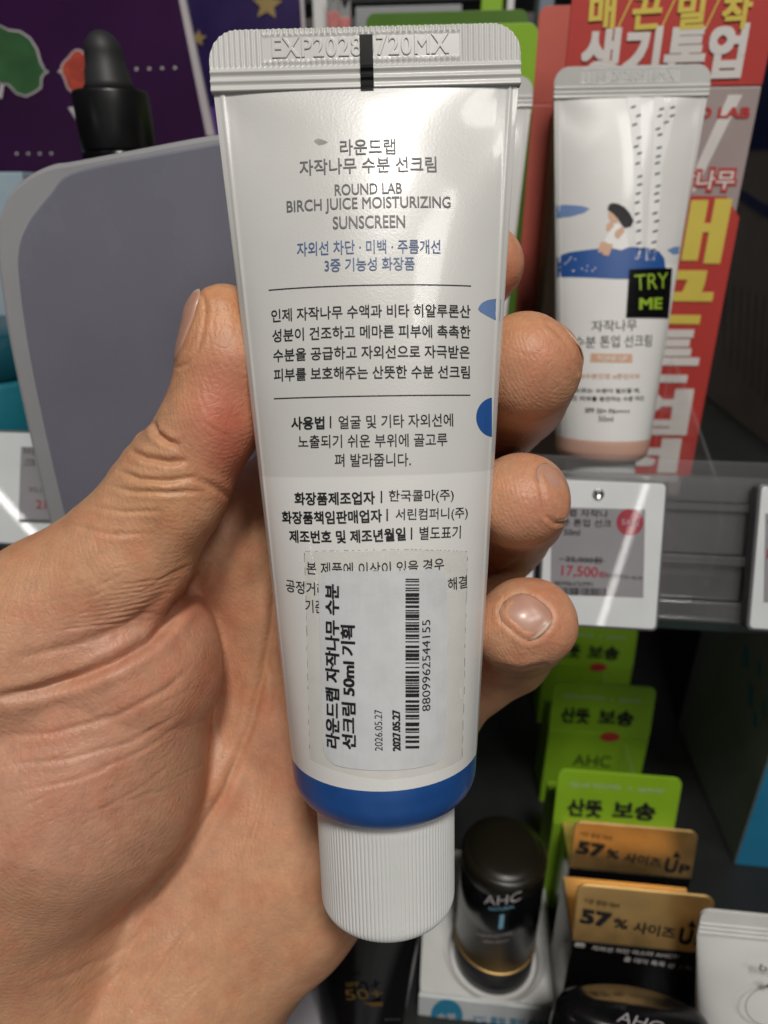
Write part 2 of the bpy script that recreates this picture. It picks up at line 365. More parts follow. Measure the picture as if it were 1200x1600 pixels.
def build_tube(fr, label, paint, seal_mat, band, group, date, capmat, nseal=64):
    root = thing('sunscreen_tube', label, 'tube', fr(0., -25.2, 0.), group)
    # body
    nu, nv = 220, 120
    ph = np.linspace(0, 2*math.pi, nu, endpoint=False); ys = 3+(LB-3)*np.linspace(0, 1, nv)
    V = []; run = []
    for y in ys:
        x = tub_a(y)*np.cos(ph); z = tub_z(x, np.full(nu, y))*np.sign(np.sin(ph)+1e-12)
        V.append(fr(x, np.full(nu, y), z)); run += [y]*nu
    V = np.vstack(V); F = [(j*nu+i, j*nu+(i+1) % nu, (j+1)*nu+(i+1) % nu, (j+1)*nu+i) for j in range(nv-1) for i in range(nu)]
    o = obj('body', V, F, paint, root, True)
    at = o.data.attributes.new('run', 'FLOAT', 'POINT'); at.data.foreach_set('value', run)
    # seal
    w = AT+.25; hs = 8.0; nx, ny = 330, 46
    V = []; F = []
    gx = np.linspace(-w, w, nx); gy = np.linspace(LB-.25, LB+hs, ny)
    X, Y = np.meshgrid(gx, gy)
    top = LB+hs+.10*np.sin(X*8.3)*np.clip(np.sin(X*1.7+1), 0, 1)
    rc = 4.2; ax = np.abs(X)
    lim = np.where(ax > w-rc, LB+hs-rc+np.sqrt(np.clip(rc**2-(ax-(w-rc))**2, 0, None)), top)
    Yc = np.minimum(Y, lim)
    yy = Yc-LB
    plain = (np.abs(X+.5) < 14.2) & (yy > 3.6) & (yy < 7.1)
    rib = .10*np.sin(X*2*math.pi/.78)*((yy > 2.9) & ~plain)
    edge = .16*((np.abs(X+.5) < 14.2) & ((np.abs(yy-7.15) < .22) | (np.abs(yy-3.55) < .22)))*(.6+.4*np.sin(X*2*math.pi/.9))
    ridge = .34*np.exp(-((yy-1.05)/.30)**2)+.38*np.exp(-((yy-2.3)/.30)**2)+.2*np.clip(1-yy/.6, 0, 1)
    Zf = .45+rib+ridge+edge
    V = np.vstack([fr(X.ravel(), Yc.ravel(), Zf.ravel()), fr(X.ravel(), Yc.ravel(), -.45-ridge.ravel())])
    n = nx*ny
    for j in range(ny-1):
        for i in range(nx-1):
            k = j*nx+i; F += [(k, k+1, k+nx+1, k+nx), (n+k, n+k+nx, n+k+nx+1, n+k+1)]
    for i in range(nx-1): F += [(i, n+i, n+i+1, i+1), ((ny-1)*nx+i, (ny-1)*nx+i+1, n+(ny-1)*nx+i+1, n+(ny-1)*nx+i)]
    for j in range(ny-1): F += [(j*nx, (j+1)*nx, n+(j+1)*nx, n+j*nx), (j*nx+nx-1, n+j*nx+nx-1, n+(j+1)*nx+nx-1, (j+1)*nx+nx-1)]
    seal = obj('seal', V, F, seal_mat, root, True)
    # stamped date: raised letters
    cu = bpy.data.curves.new('lettering', 'FONT'); cu.body = date; cu.size = 1; cu.extrude = .03; cu.bevel_depth = .025; cu.resolution_u = 4; cu.space_character = 1.12
    ob = bpy.data.objects.new('lettering', cu); COL.objects.link(ob)
    me = bpy.data.meshes.new_from_object(ob.evaluated_get(bpy.context.evaluated_depsgraph_get()))
    P = np.array([v.co for v in me.vertices]); FF = [tuple(p.vertices) for p in me.polygons]
    P[:, 0] = (P[:, 0]-P[:, 0].min())/np.ptp(P[:, 0]); P[:, 1] = (P[:, 1]-P[:, 1].min())/np.ptp(P[:, 1]); P[:, 2] /= np.abs(P[:, 2]).max()
    bpy.data.objects.remove(ob)
    obj('stamped_date', fr(-13.4+P[:, 0]*25.5, LB+4.0+P[:, 1]*2.75,   .45+P[:, 2]*.17), FF, seal_mat, seal)
    # blue shoulder
    prof = [(R0-(3-y)*0+(AT-R0)*y/LB+.0, y) for y in (3, 2.2, 1.2, .2)]
    prof += [(R0-3.6*(1-math.cos(a)), -4.6*math.sin(a)) for a in np.linspace(.08, math.pi/2, 14)]
    prof += [(8.5, -4.65)]
    mb = MB()
    nu = 128; V = []; F = []
    for k, (r, y) in enumerate(prof):
        a = np.linspace(0, 2*math.pi, nu, endpoint=False); sq = (tub_b(max(y, 0))/tub_a(max(y, 0)))
        V.append(fr(r*np.cos(a), np.full(nu, y), r*min(1, sq)*np.sin(a)))
    V = np.vstack(V); F = [(j*nu+i, (j+1)*nu+i, (j+1)*nu+(i+1) % nu, j*nu+(i+1) % nu) for j in range(len(prof)-1) for i in range(nu)]
    obj('shoulder', V, F, band, root, True)
    # ribbed cap
    nr = 112; nu = nr*8; prof = [(9.5, -4.4), (11.15, -4.4), (11.3, -4.7), (11.3, -5.9), (11.35, -6.3)]
    prof += [(11.35-.2*k/14, -6.3-16.2*k/14) for k in range(1, 15)]
    prof += [(11.15-1.9*(1-math.cos(a)), -22.5-2.2*math.sin(a)) for a in np.linspace(.15, math.pi/2, 9)]+[(0.02, -24.75)]
    V = []; a = np.linspace(0, 2*math.pi, nu, endpoint=False)
    for r, y in prof:
        on = np.clip((-6.0-y)/.5, 0, 1)*np.clip((y+24.6)/1.5, 0, 1)
        rr = r-.13*on*(np.abs(np.sin(a*nr/2))**5)
        V.append(fr(rr*np.cos(a), np.full(nu, y), rr*np.sin(a)))
    V = np.vstack(V); F = [(j*nu+i, (j+1)*nu+i, (j+1)*nu+(i+1) % nu, j*nu+(i+1) % nu) for j in range(len(prof)-1) for i in range(nu)]
    obj('cap', V, F, capmat, root, True)
    return root

# ================================================================== THE SHELVES
ZS, ZL = -104.0, -262.0                          # tops of upper and lower shelf, relative to the camera
def rel(x, y, z): return (x, y, z+H)
back = MB().box(rel(-420, 470, -420), rel(420, 490, 330)).build('wall', mat('wall_panel', (.075, .077, .08), .5, bump=.06)); back['kind'] = 'structure'
flo = MB().box(rel(-1500, -1500, -H-10), rel(1500, 1500, -H)).build('floor', M['greycard']); flo['kind'] = 'structure'
def shelf(label, z, y0, gl):
    r = thing('display_shelf', label, 'shelf', rel(0, 330, z-3))
    MB().box(rel(-400, y0+6, z-3.5), rel(400, 469, z)).build('shelf_board', gl, r, bev=.6)
    return r
sh = shelf('upper shelf with dark glass edge and clear front lip holding white price tags', ZS, 168, M['shelfglass'])
glassedge = mat('glass_edge', (.006, .028, .026), .12, coat=.5)
MB().box(rel(-400, 169.2, ZS-9), rel(400, 172, ZS-5)).build('glass_edge', glassedge, sh, bev=.4)
mb = MB().box(rel(-400, 183.5, -103), rel(400, 185, -66)); mb.build('front_lip', M['clear'], sh, bev=.5)
TILT = math.radians(20)
rv = np.array([0, math.sin(TILT), math.cos(TILT)]); rn = np.array([0, -math.cos(TILT), math.sin(TILT)])
ro = np.array([0, 167.5, H-108.])
mb = MB()
for v0, v1, t0 in ((0, 6, 3.2), (6.1, 16, 1.4), (16.1, 19, 3.4), (19.1, 31, 1.2), (31.1, 33.5, 2.6), (33.6, 41, 1.5)):
    P = [ro+np.array([x, 0, 0])+rv*v for x, v in ((-400, v0), (400, v0), (400, v1), (-400, v1))]; mb.prism(P, rn*t0)
mb.build('price_rail', M['railclear'], sh, bev=.6)
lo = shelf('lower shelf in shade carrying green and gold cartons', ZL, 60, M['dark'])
# dark upright with slots behind the lower goods
up = thing('slotted_upright', 'dark slotted metal upright post behind the black stick, right of the white cap', 'upright', rel(*(W(760, 1250, y=440)-CAMP)))
ux = W(752, 1250, y=440)[0]
MB().box((ux-14, 440, H-420), (ux+14, 460, H-110)).build('post', mat('dark_metal', (.15, .155, .16), .45), up, bev=1)
mb = MB()
for k in range(9):
    z = H-395+k*30
    mb.box((ux-3.2, 439.6, z), (ux+3.2, 441, z+12))
mb.build('slots', M['darker'], up)

# ------------------------------------------------------------------ price tags
def price_tag(label, x0px, x1px, y0px, y1px, yp):
    a, b = W(x0px, y1px, y=yp), W(x1px, y1px, y=yp)
    w = b[0]-a[0]; o = np.array([a[0], yp, a[2]])
    dv = np.array([0, math.sin(TILT), math.cos(TILT)])
    n = np.array([0, -math.cos(TILT), math.sin(TILT)])
    tp = Plane(o, n).hit((x0px+x1px)/2, y0px); h = (tp-o)@dv
    root = thing('price_tag', label, 'price tag', o+np.array([w/2, 0, 0]), 'electronic price tags on the shelf rail')
    P = [o+np.array([1, 0, 0])*u+dv*v for u, v in rrect(w, h, 1.6)]
    mb = MB(); mb.prism(P, -n*4.5); mb.build('case', mat('tag_side', (.12, .12, .13), .4), root, bev=.5)
    P2 = [o+np.array([1, 0, 0])*(u+.7)+dv*(v+.7)+n*.25 for u, v in rrect(w-1.4, h-1.4, 1.2)]
    mb = MB(); mb.prism(P2, -n*.4); mb.build('face', M['tagwhite'], root, bev=.2)
    return root, Plane(o+n*.25, n), o, w, h, dv
T1, tp, o, w, h, dv = price_tag('white tag beside fingertips reading 17,500 in red', 838, 1030, 748, 976, 160.5)
mb = MB(); tp.poly(mb, [(862, 792), (1008, 796), (1005, 934), (860, 928)], .1); mb.build('screen', M['eink'], T1)
mb = MB(); tp.text(mb, '라운드랩 자작나', (846, 799), (950, 803), 12, .01, .2); tp.text(mb, '무 수분 톤업 선크', (846, 815), (955, 818), 12, .01, .2); tp.text(mb, '50ml', (881, 831), (906, 832), 10, .015, .2)
tp.text(mb, '25,000원', (884, 873), (940, 876), 11, .01, .2); tp.text(mb, '최저가 07.01~06.30', (946, 899), (1003, 903), 7, 0, .2)
tp.text(mb, '8809864769991', (866, 911), (926, 913), 7, 0, .2); tp.poly(mb, [(873, 872.5), (945, 876.2), (945, 877.2), (873, 873.5)], .22)
for a, b in barcode_bars(34, 3):
    f = lambda t, y: (864+t*84, y+t*2.2)
    tp.poly(mb, [f(a, 917), f(b, 917), f(b, 929), f(a, 929)], .2)
mb.build('lettering', M['ink'], T1)
mb = MB(); tp.text(mb, '17,500', (877, 892), (934, 895), 19, .02, .22); tp.text(mb, '원', (935, 897), (946, 897.5), 10, .01, .22); mb.build('price', M['tagred'], T1)
mb = MB(); tp.poly(mb, ell(984, 816, 21, 21), .2); bd = mb.build('sale_badge', M['tagred'], T1)
mb = MB(); tp.text(mb, 'SALE', (971, 815), (998, 817), 9, .02, .3); mb.build('badge_lettering', mat('badge_print', (.5, .3, .33), .5), bd)
mb = MB(); c = tp.hit(935, 772); n = tp.n
mb.lathe([(1.6, 0), (1.5, .5), (1.1, .8), (.9, .5), (.2, .3)], c, n, 20); mb.build('sensor_window', M['silver'], T1, smooth=True)
T2, tp2, *_ = price_tag('white price tag cut off by the right photo edge, red figures', 1166, 1350, 758, 985, 160.5)
mb = MB(); tp2.poly(mb, [(1196, 802), (1330, 806), (1327, 945), (1193, 941)], .1); mb.build('screen', M['eink'], T2)
mb = MB(); tp2.text(mb, '수분 선크림', (1199, 815), (1290, 818), 13, .01, .2); tp2.text(mb, '22,000원', (1200, 846), (1270, 849), 11, .01, .2); mb.build('lettering', M['ink'], T2)
mb = MB(); tp2.text(mb, '15,900', (1198, 866), (1260, 869), 18, .02, .2); mb.build('price', M['tagred'], T2)
T3, tp3, *_ = price_tag('white price tag at the left edge, half hidden by the grey stand', -70, 96, 672, 848, 163)
mb = MB(); tp3.poly(mb, [(33, 698), (118, 700), (114, 812), (29, 812)], .1); mb.build('screen', M['eink'], T3)
mb = MB(); tp3.text(mb, '바디', (38, 704), (75, 706), 13, .01, .2); tp3.text(mb, '크림', (38, 722), (75, 723), 12, .01, .2); tp3.text(mb, '30,000', (45, 765), (85, 767), 9, 0, .2); tp3.poly(mb, [(30, 811), (80, 812), (80, 817), (30, 816)], .2); mb.build('lettering', M['greyink'], T3)
mb = MB(); tp3.text(mb, '21,900', (57, 789), (110, 790), 16, .01, .2); mb.build('price', M['tagred'], T3)
T4, tp4, *_ = price_tag('white price tag glimpsed between ring and little fingertips', 646, 833, 744, 970, 160.5)
mb = MB(); tp4.poly(mb, [(668, 790), (812, 792), (810, 930), (666, 926)], .1); mb.build('screen', M['eink'], T4)
mb = MB(); tp4.text(mb, '라운드랩 자작나무', (672, 803), (780, 806), 13, .01, .2); mb.build('lettering', M['ink'], T4)

# ------------------------------------------------------------------ cartons
def carton(name, label, group, w, hgt, dep, hh, base, body, head, bodybev=.5, tilt=0., hr=3., hbev=.15):
    """base = centre of the front lower edge (world mm)"""
    bx, by, bz = base
    r = thing(name, label, 'carton', (bx, by+dep/2, bz), group)
    MB().box((bx-w/2, by, bz), (bx+w/2, by+dep, bz+hgt)).build('box', body, r, bev=bodybev)
    if hh:
        dv = np.array([0, math.sin(tilt), math.cos(tilt)])
        P = [np.array([bx-w/2, by+.1, bz+hgt+.2])+np.array([1, 0, 0])*u+dv*v for u, v in rrect(w, hh, hr, corners=(0, 1, 1, 0))]
        mb = MB(); mb.prism(P, np.array([0, .9, 0])); mb.build('header_card', head, r, bev=hbev)
    return r
YB = 248.
def red_carton(label, dx, dy, dz, front):
    a, b = W(880, 139, y=YB), W(1190, 139, y=YB); w = b[0]-a[0]
    top = (W(1040, -40, y=YB)-a)[2]
    base = ((a[0]+b[0])/2+dx, YB+dy, H+ZS+.3)
    hg = a[2]-(H+ZS)-.3
    r = carton('sunscreen_carton', label, 'red cartons behind the display tubes', w, hg+dz, 24, top, base, M['pinkgrey'] if front else M['redcard2'], M['redcard'] if front else M['redcard2'])
    return r
R1 = red_carton('red header carton with large yellow and white lettering behind the peach tube', 0, 0, 0, True)
R2 = red_carton('coral carton edge just left of the big red header', -7, 27, -1, False)
R3 = red_carton('pale coral carton edge with rounded corner, furthest back behind the red header', -13, 54, -5, False)
pl = Plane((0, YB, 0), (0, -1, 0))
mb = MB()
for s, x0, x1 in (('매', 922, 960), ('끈', 990, 1032), ('밀', 1060, 1100), ('착', 1130, 1172)): pl.text(mb, s, (x0-2, 20), (x1+2, 17), 46, .035, .25)
for x in (978, 1046, 1115): pl.poly(mb, [(x-15, 46), (x-12.5, 46), (x+12, -6), (x+9.5, -6)], .25)
mb.build('yellow_header_lettering', M['yellow'], R1); mb = MB()
pl.text(mb, '매', (990, 362), (1134, 362), 93, .034, .35); pl.text(mb, '끈', (968, 464), (1113, 465), 80, .045, .35)
mb.build('yellow_lettering', M['yellow'], R1)
mb = MB(); pl.text(mb, '생기톤업', (908, 88), (1164, 80), 72, .04, .25); mb.build('white_header_lettering', M['offwhite'], R1); mb = MB()
pl.text(mb, '톤', (955, 556), (1093, 557), 82, .036, .35); pl.text(mb, '업', (938, 643), (1078, 644), 74, .042, .35); pl.text(mb, '선', (920, 718), (1063, 719), 72, .05, .35)
mb.build('white_lettering', M['offwhite'], R1)
mb = MB(); pl.poly(mb, [(960, 303), (1135, 307), (1155, 340), (1078, 744), (890, 744)], .12); mb.build('red_panel', M['redcard'], R1)
mb = MB(); pl.text(mb, 'ROUND LAB', (1006, 176), (1172, 176), 15, .035, .2); pl.text(mb, '자작나무', (1020, 281), (1152, 281), 36, .11, .15)
mb.build('red_lettering', M['redcard'], R1)
mb = MB(); pl.text(mb, '자작나무', (1024, 281), (1148, 281), 27, .02, .3); mb.build('product_lettering', M['offwhite'], R1)
mb = MB(); pl.poly(mb, [(1138, 148), (1160, 148), (1085, 300), (1070, 300)], .1); mb.build('birch_print', M['offwhite'], R1)

def green_tall(label, xr, ytop, yp, colr, cold):
    b = W(xr, ytop, y=yp); z0 = H+ZS+.3; w = 56.
    hh = 24.; hg = b[2]-z0-hh
    return carton('green_carton', label, 'green cartons behind the held tube', w, hg, 22, hh, (b[0]-w/2, yp, z0), cold, colr)
green_tall('bright green carton showing beside the held tube, right of the seal', 842, 36, YB+2, M['green'], M['dgreen'])
green_tall('dark green carton top peeping above the seal of the held tube', 826, 15, YB+34, M['dgreen'], M['dgreen'])

# green cartons on the lower shelf
def gcard(label, yp, x0, x1, yt, yb):
    a, b, t = W(x0, yb, y=yp), W(x1, yb, y=yp), W((x0+x1)/2, yt, y=yp)
    w = b[0]-a[0]; z0 = H+ZL+.2; zc = (a[2]+b[2])/2; tilt = math.radians(8)
    dv = np.array([0, math.sin(tilt), math.cos(tilt)]); nn = np.array([0, -math.cos(tilt), math.sin(tilt)])
    P = Plane((a[0], yp, zc), nn); hh = (P.hit((x0+x1)/2, yt)-np.array([a[0], yp, zc]))@dv
    r = carton('stick_carton', label, 'green and gold stick cartons on the lower shelf', w, zc-z0, 20, hh, ((a[0]+b[0])/2, yp, z0), M['green'], M['green'], tilt=tilt)
    return r, P, Plane((0, yp, 0), (0, -1, 0))
for i, (yp, x0, x1, yt, yb, lab) in enumerate(((184, 863, 1055, 1210, 1292, 'nearest lime carton, its card right above the gold foil carton'),
                                      (238, 857, 1016, 1070, 1146, 'middle lime carton between two other lime cards'),
                                      (292, 850, 990, 978, 1038, 'furthest lime carton directly under the price tag'))):
    r, P, Q = gcard(lab, yp, x0, x1, yt, yb)
    k = (x1-x0)/194.; cx = (x0+x1)/2; cy = (yt+yb)/2
    f = lambda u, v: (cx+u*k, cy+v*k+u*k*.06)
    mb = MB(); P.text(mb, '산뜻', f(-73, 14), f(-18, 14), 34*k, .035, .2); P.text(mb, '보송', f(-2, 14), f(66, 14), 34*k, .035, .2)
    Q.text(mb, 'AHC', (cx-50*k, yb+50*k), (cx+22*k, yb+54*k), 28*k, 0, .2); mb.build('lettering', M['ink'], r)
    mb = MB(); P.text(mb, 'OLIVE YOUNG', f(-70, -22), f(10, -22), 9*k, .01, .2); P.text(mb, 'x', f(22, -21), f(28, -21), 6*k, 0, .2); P.text(mb, 'special', f(38, -20), f(78, -20), 12*k, .01, .2); mb.build('shop_lettering', M['palegreen'], r)
    mb = MB(); Q.poly(mb, [(cx+(20+19*math.cos(a))*k, yb+6*k+9*math.sin(a)*k) for a in np.linspace(0, 2*math.pi, 20, endpoint=False)], .2); mb.build('red_dot', M['redcard'], r)
for i, (yp, x0, x1, yt, yb, lab) in enumerate(((165, 888, 1083, 1292, 1366, 'bright gold foil carton directly in front of the lime cartons'),
                                      (136, 892, 1110, 1392, 1482, 'front gold foil carton with black face, next to the white tube'))):
    a, b = W(x0, yb, y=yp), W(x1, yb, y=yp); w = b[0]-a[0]; z0 = H+ZL+.2; zc = (a[2]+b[2])/2; tilt = math.radians(10 if i == 0 else 14)
    dv = np.array([0, math.sin(tilt), math.cos(tilt)]); P = Plane((a[0], yp, zc), (0, -math.cos(tilt), math.sin(tilt)))
    hh = (P.hit((x0+x1)/2, yt)-np.array([a[0], yp, zc]))@dv
    r = carton('stick_carton', lab, 'green and gold stick cartons on the lower shelf', w, zc-z0, 22, hh, ((a[0]+b[0])/2, yp, z0), M['gblack'], M['gold'], tilt=tilt, hbev=.44)
    tz = zc+.05; bx = (a[0]+b[0])/2
    MB().box((bx-w/2+.2, yp+1.2, tz), (bx+w/2-.2, yp+21.8, tz+.4)).build('foil_top', M['gold'], r)
    k = (x1-x0)/195.; cx = (x0+x1)/2; cy = (yt+yb)/2
    f = lambda u, v: (cx+u*k, cy+v*k+u*k*.17)
    mb = MB(); P.text(mb, '57', f(-84, 8), f(-42, 8), 23*k, .04, .25); P.text(mb, '%', f(-38, 10), f(-18, 10), 15*k, .02, .25); P.text(mb, '사이즈', f(-10, 11), f(48, 11), 18*k, .02, .25)
    P.text(mb, 'U', f(54, 12), f(72, 12), 26*k, .03, .25); P.text(mb, 'P', f(76, 14), f(92, 14), 17*k, .03, .25); P.poly(mb, [f(66, -2), f(72, -12), f(78, -2)], .25); P.text(mb, '기존 용량 대비', f(-80, -14), f(-30, -14), 8*k, 0, .25); mb.build('lettering', M['ink'], r)
    if i == 1:
        Q = Plane((0, yp, 0), (0, -1, 0))
        mb = MB(); Q.text(mb, '자외선 차단 마스터 AHC의', (925, 1480), (1060, 1494), 11, .01, .2); Q.text(mb, '올 데이 톡톡 선 스틱', (975, 1497), (1080, 1512), 12, .01, .2); Q.text(mb, '톤', (897, 1474), (915, 1477), 10, .02, .2); mb.build('white_lettering', M['offwhite'], r)

# ------------------------------------------------------------------ sticks and tubes of the lower shelf
def stick(label, c, rad, hgt, dome):
    r = thing('sun_stick', label, 'sun stick', c)
    p = [(rad-.6, 0), (rad, .8), (rad, 12)]
    MB().lathe(p, c, n=72).build('base', mat('stick_base', (.022, .022, .024), .35), r, smooth=True)
    MB().lathe([(rad+.1, 12.05), (rad+.35, 12.5), (rad+.1, 13)], c, n=72).build('gold_ring', M['gold'], r, smooth=True)
    p = [(rad, 13.05), (rad, hgt-9)]
    MB().lathe(p+[(rad-.2, hgt-8.5)], c, n=72).build('body', M['gblack'], r, smooth=True)
    p = [(rad-.3, hgt-8.45), (rad, hgt-8.1), (rad, hgt-dome-2.6)]+[(rad-2.6*(1-math.cos(a)), hgt-dome-2.6+2.6*math.sin(a)) for a in np.linspace(.1, math.pi/2-.1, 9)]+[((rad-2.6)*math.cos(a)+.02, hgt-dome+dome*math.sin(a)) for a in np.linspace(.15, math.pi/2, 14)]
    MB().lathe(p, c, n=72).build('cap', M['brown'], r, smooth=True)
    return r
zt = ZL+8
cs = W(770, 1492, z=zt)
RS = 14.3
A1 = stick('black sun stick with gold ring standing in the white display base', cs, RS, 59.5, 2.)
class Cyl:                                       # printing round an upright cylinder
    def __init__(s, c, r): s.c = np.asarray(c); s.r = r
    def text(s, mb, body, A, B, h, bold=0, lift=.12):
        pts = []
        for px, py in (A, B):
            v = ray(px, py); d = CAMP-s.c; a = v[0]**2+v[1]**2; b = 2*(v[0]*d[0]+v[1]*d[1]); cc = d[0]**2+d[1]**2-s.r**2
            t = (-b-math.sqrt(max(b*b-4*a*cc, 0)))/(2*a); p = CAMP+v*t; pts.append((math.atan2(p[0]-s.c[0], -(p[1]-s.c[1]))*s.r, p[2], t))
        (u0, z0, t0), (u1, z1, t1) = pts; hm = h/FPX*t0
        V, F = text2d(body, bold, 8); u = u0+(u1-u0)*V[:, 0]; z = z0+(z1-z0)*V[:, 0]+(V[:, 1]-.5)*hm
        rr_ = s.r+lift+V[:, 2]; mb.add(np.stack([s.c[0]+rr_*np.sin(u/s.r), s.c[1]-rr_*np.cos(u/s.r), z], 1), F)
cy = Cyl(cs, RS)
mb = MB(); cy.text(mb, 'AHC', (757, 1404), (814, 1398), 22, 0); cy.text(mb, 'TONE UP SUN STICK', (744, 1458), (800, 1456), 5); cy.text(mb, 'SPF50+ PA++++', (756, 1470), (795, 1468), 5); mb.build('lettering', M['outline'], A1)
mb = MB(); cy.text(mb, 'I', (780, 1440), (787, 1439), 34, .02); cy.text(mb, 'NATURAL', (764, 1419), (804, 1415), 7, .01); mb.build('blue_lettering', mat('sky_print', (.2, .45, .6), .5), A1)
# white display base round the stick
zt2 = zt+4
q = [W(655, 1548, z=zt2), W(872, 1552, z=zt2), W(868, 1342, z=zt2), W(715, 1342, z=zt2)]
D1 = thing('tester_block', 'white moulded display base holding the black sun stick, blue printed front', 'display stand', (q[0]+q[1])/2*np.array([1, 1, 0])+np.array([0, 0, H+ZL]))
x0, x1 = q[0][0], q[1][0]; yf = q[0][1]; yk = q[2][1]
# slab with a round well
n = 64; V = []; F = []
ring = [np.array([cs[0]+19*math.cos(a), cs[1]+19*math.sin(a), 0]) for a in np.linspace(0, 2*math.pi, n, endpoint=False)]
def outer(a):
    dx, dy = math.cos(a), math.sin(a); t = min(((x1 if dx > 0 else x0)-cs[0])/dx if abs(dx) > 1e-6 else 1e9, ((yk if dy > 0 else yf)-cs[1])/dy if abs(dy) > 1e-6 else 1e9)
    return np.array([cs[0]+dx*t, cs[1]+dy*t, 0])
out = [outer(a) for a in np.linspace(0, 2*math.pi, n, endpoint=False)]
lv = [(out, H+ZL+.2), (out, zt2+H-.8), ([o_*.995+np.array([cs[0], cs[1], 0])*.005 for o_ in out], zt2+H), (ring, zt2+H), ([np.array([cs[0], cs[1], 0])+(p-np.array([cs[0], cs[1], 0]))*.88 for p in ring], zt2+H-1.6), ([np.array([cs[0], cs[1], 0])+(p-np.array([cs[0], cs[1], 0]))*.82 for p in ring], zt+H-.1), ([np.array([cs[0], cs[1], 0]) for p in ring], zt+H-.12)]
for pts, z in lv: V += [(p[0], p[1], z) for p in pts]
for j in range(len(lv)-1):
    for i in range(n): F.append((j*n+i, j*n+(i+1) % n, (j+1)*n+(i+1) % n, (j+1)*n+i))
obj('moulded_base', V, F, M['white'], D1)
fp = Plane((0, yf-.3, 0), (0, -1, .0))
fa = W(640, 1553, z=zt2)
MB().box((x0, yf-1.2, H+ZL-60), (x1, yf-.2, zt2+H-1)).build('front_card', mat('pale_card', (.66, .69, .71), .5), D1)
fp = Plane((0, yf-1.2, 0), (0, -1, 0))
mb = MB(); fp.poly(mb, ell(698, 1587, 25, 26), .1); dot = mb.build('blue_disc', M['cyan'], D1)
mb = MB(); fp.text(mb, '수분', (683, 1587), (713, 1587), 15, .02, .2); mb.build('disc_lettering', M['offwhite'], dot)
mb = MB(); fp.text(mb, '-3℃ 쿨링 젤리 선스틱', (734, 1590), (862, 1600), 18, .02, .2); mb.build('front_lettering', M['cyan'], D1)

# black tube at the bottom, lying back
zk = ZL
def simple_tube(name, label, c, wtop, rbot, hgt, mbody, mcap, lean=.12, caph=14, seal=9):
    fr = Frame(c, (1, 0, 0), (0, lean, 1)); r = thing(name, label, 'tube', c)
    nu = 96; V = []; F = []
    rows = np.linspace(caph, hgt-seal, 30)
    for y in rows:
        t = (y-caph)/(hgt-seal-caph); a = rbot+(wtop-rbot)*t; b = rbot*(1-t)**.9+.5
        th = np.linspace(0, 2*math.pi, nu, endpoint=False); V.append(fr(a*np.cos(th), np.full(nu, y), b*np.sin(th)))
    V = np.vstack(V); F = [(j*nu+i, j*nu+(i+1) % nu, (j+1)*nu+(i+1) % nu, (j+1)*nu+i) for j in range(29) for i in range(nu)]
    obj('body', V, F, mbody, r, True)
    P = [fr(u-wtop-.1, v+hgt-seal, .5) for u, v in rrect(2*wtop+.2, seal, 2.5, corners=(0, 1, 1, 0))]
    mb = MB(); mb.prism(P, -fr.Z*1.0)
    for k in range(3): mb.prism([fr(u-wtop, v+hgt-seal+1+k*1.6, .5) for u, v in ((0, 0), (2*wtop, 0), (2*wtop, .5), (0, .5))], fr.Z*.3)
    mb.build('seal', mbody, r)
    MB().lathe([(rbot-2, 0), (rbot-1.2, 1), (rbot-1, caph-.3), (rbot-3, caph)], c, fr.Y, 64).build('cap', mcap, r, smooth=True)
    return r, fr
c = W(578, 1560, y=150); c = np.array([c[0], 128, H+ZL+.3])
r, fr = simple_tube('black_tube', 'black tube lettered 50+ in gold under the white cap', c, 21, 14.5, 78, M['gblack'], M['gblack'], .25)
pb = Plane(fr(0, 45, 12.2), fr.Z-.1*fr.Y)
mb = MB(); pb.text(mb, '50+', (540, 1552), (598, 1549), 21, .0, .6); pb.poly(mb, [(541, 1564), (598, 1563), (598, 1569), (541, 1570)], .6); pb.text(mb, 'SPF', (541, 1536), (562, 1535), 9, 0, .6); mb.build('gold_lettering', M['goldtxt'], r)
mb = MB(); pb.text(mb, 'MASTERS', (549, 1584), (594, 1583), 6, .01, .6); pb.text(mb, 'SUN CREAM SPF50+ PA++++', (515, 1591), (625, 1590), 5, 0, .6); mb.build('white_lettering', M['greymetal'], r)
# white tube lower right
c = np.array([W(1215, 1500, y=128)[0], 118, H+ZL+.3])
r, fr = simple_tube('white_tube', 'white tube with fine green ring emblem, lower right corner', c, 24, 15, 86, M['white'], M['white'], .12)
pb = Plane(fr(0, 60, 7.2), fr.Z+.12*fr.Y)
mb = MB(); pb.text(mb, 'beplain', (1184, 1508), (1270, 1524), 16, .0, .9); mb.build('lettering', M['greyink'], r)
mb = MB()
for i in range(40):
    a0, a1 = 2*math.pi*i/40, 2*math.pi*(i+1)/40
    pb.poly(mb, [(1206+44*math.cos(a0), 1568+32*math.sin(a0)), (1206+44*math.cos(a1), 1568+32*math.sin(a1)), (1206+42.6*math.cos(a1), 1568+30.8*math.sin(a1)), (1206+42.6*math.cos(a0), 1568+30.8*math.sin(a0))], .9)
pb.poly(mb, [(1192, 1537), (1200, 1531), (1212, 1534), (1203, 1541)], .9)
mb.build('ring_emblem', mat('olive_print', (.13, .19, .03), .5), r)
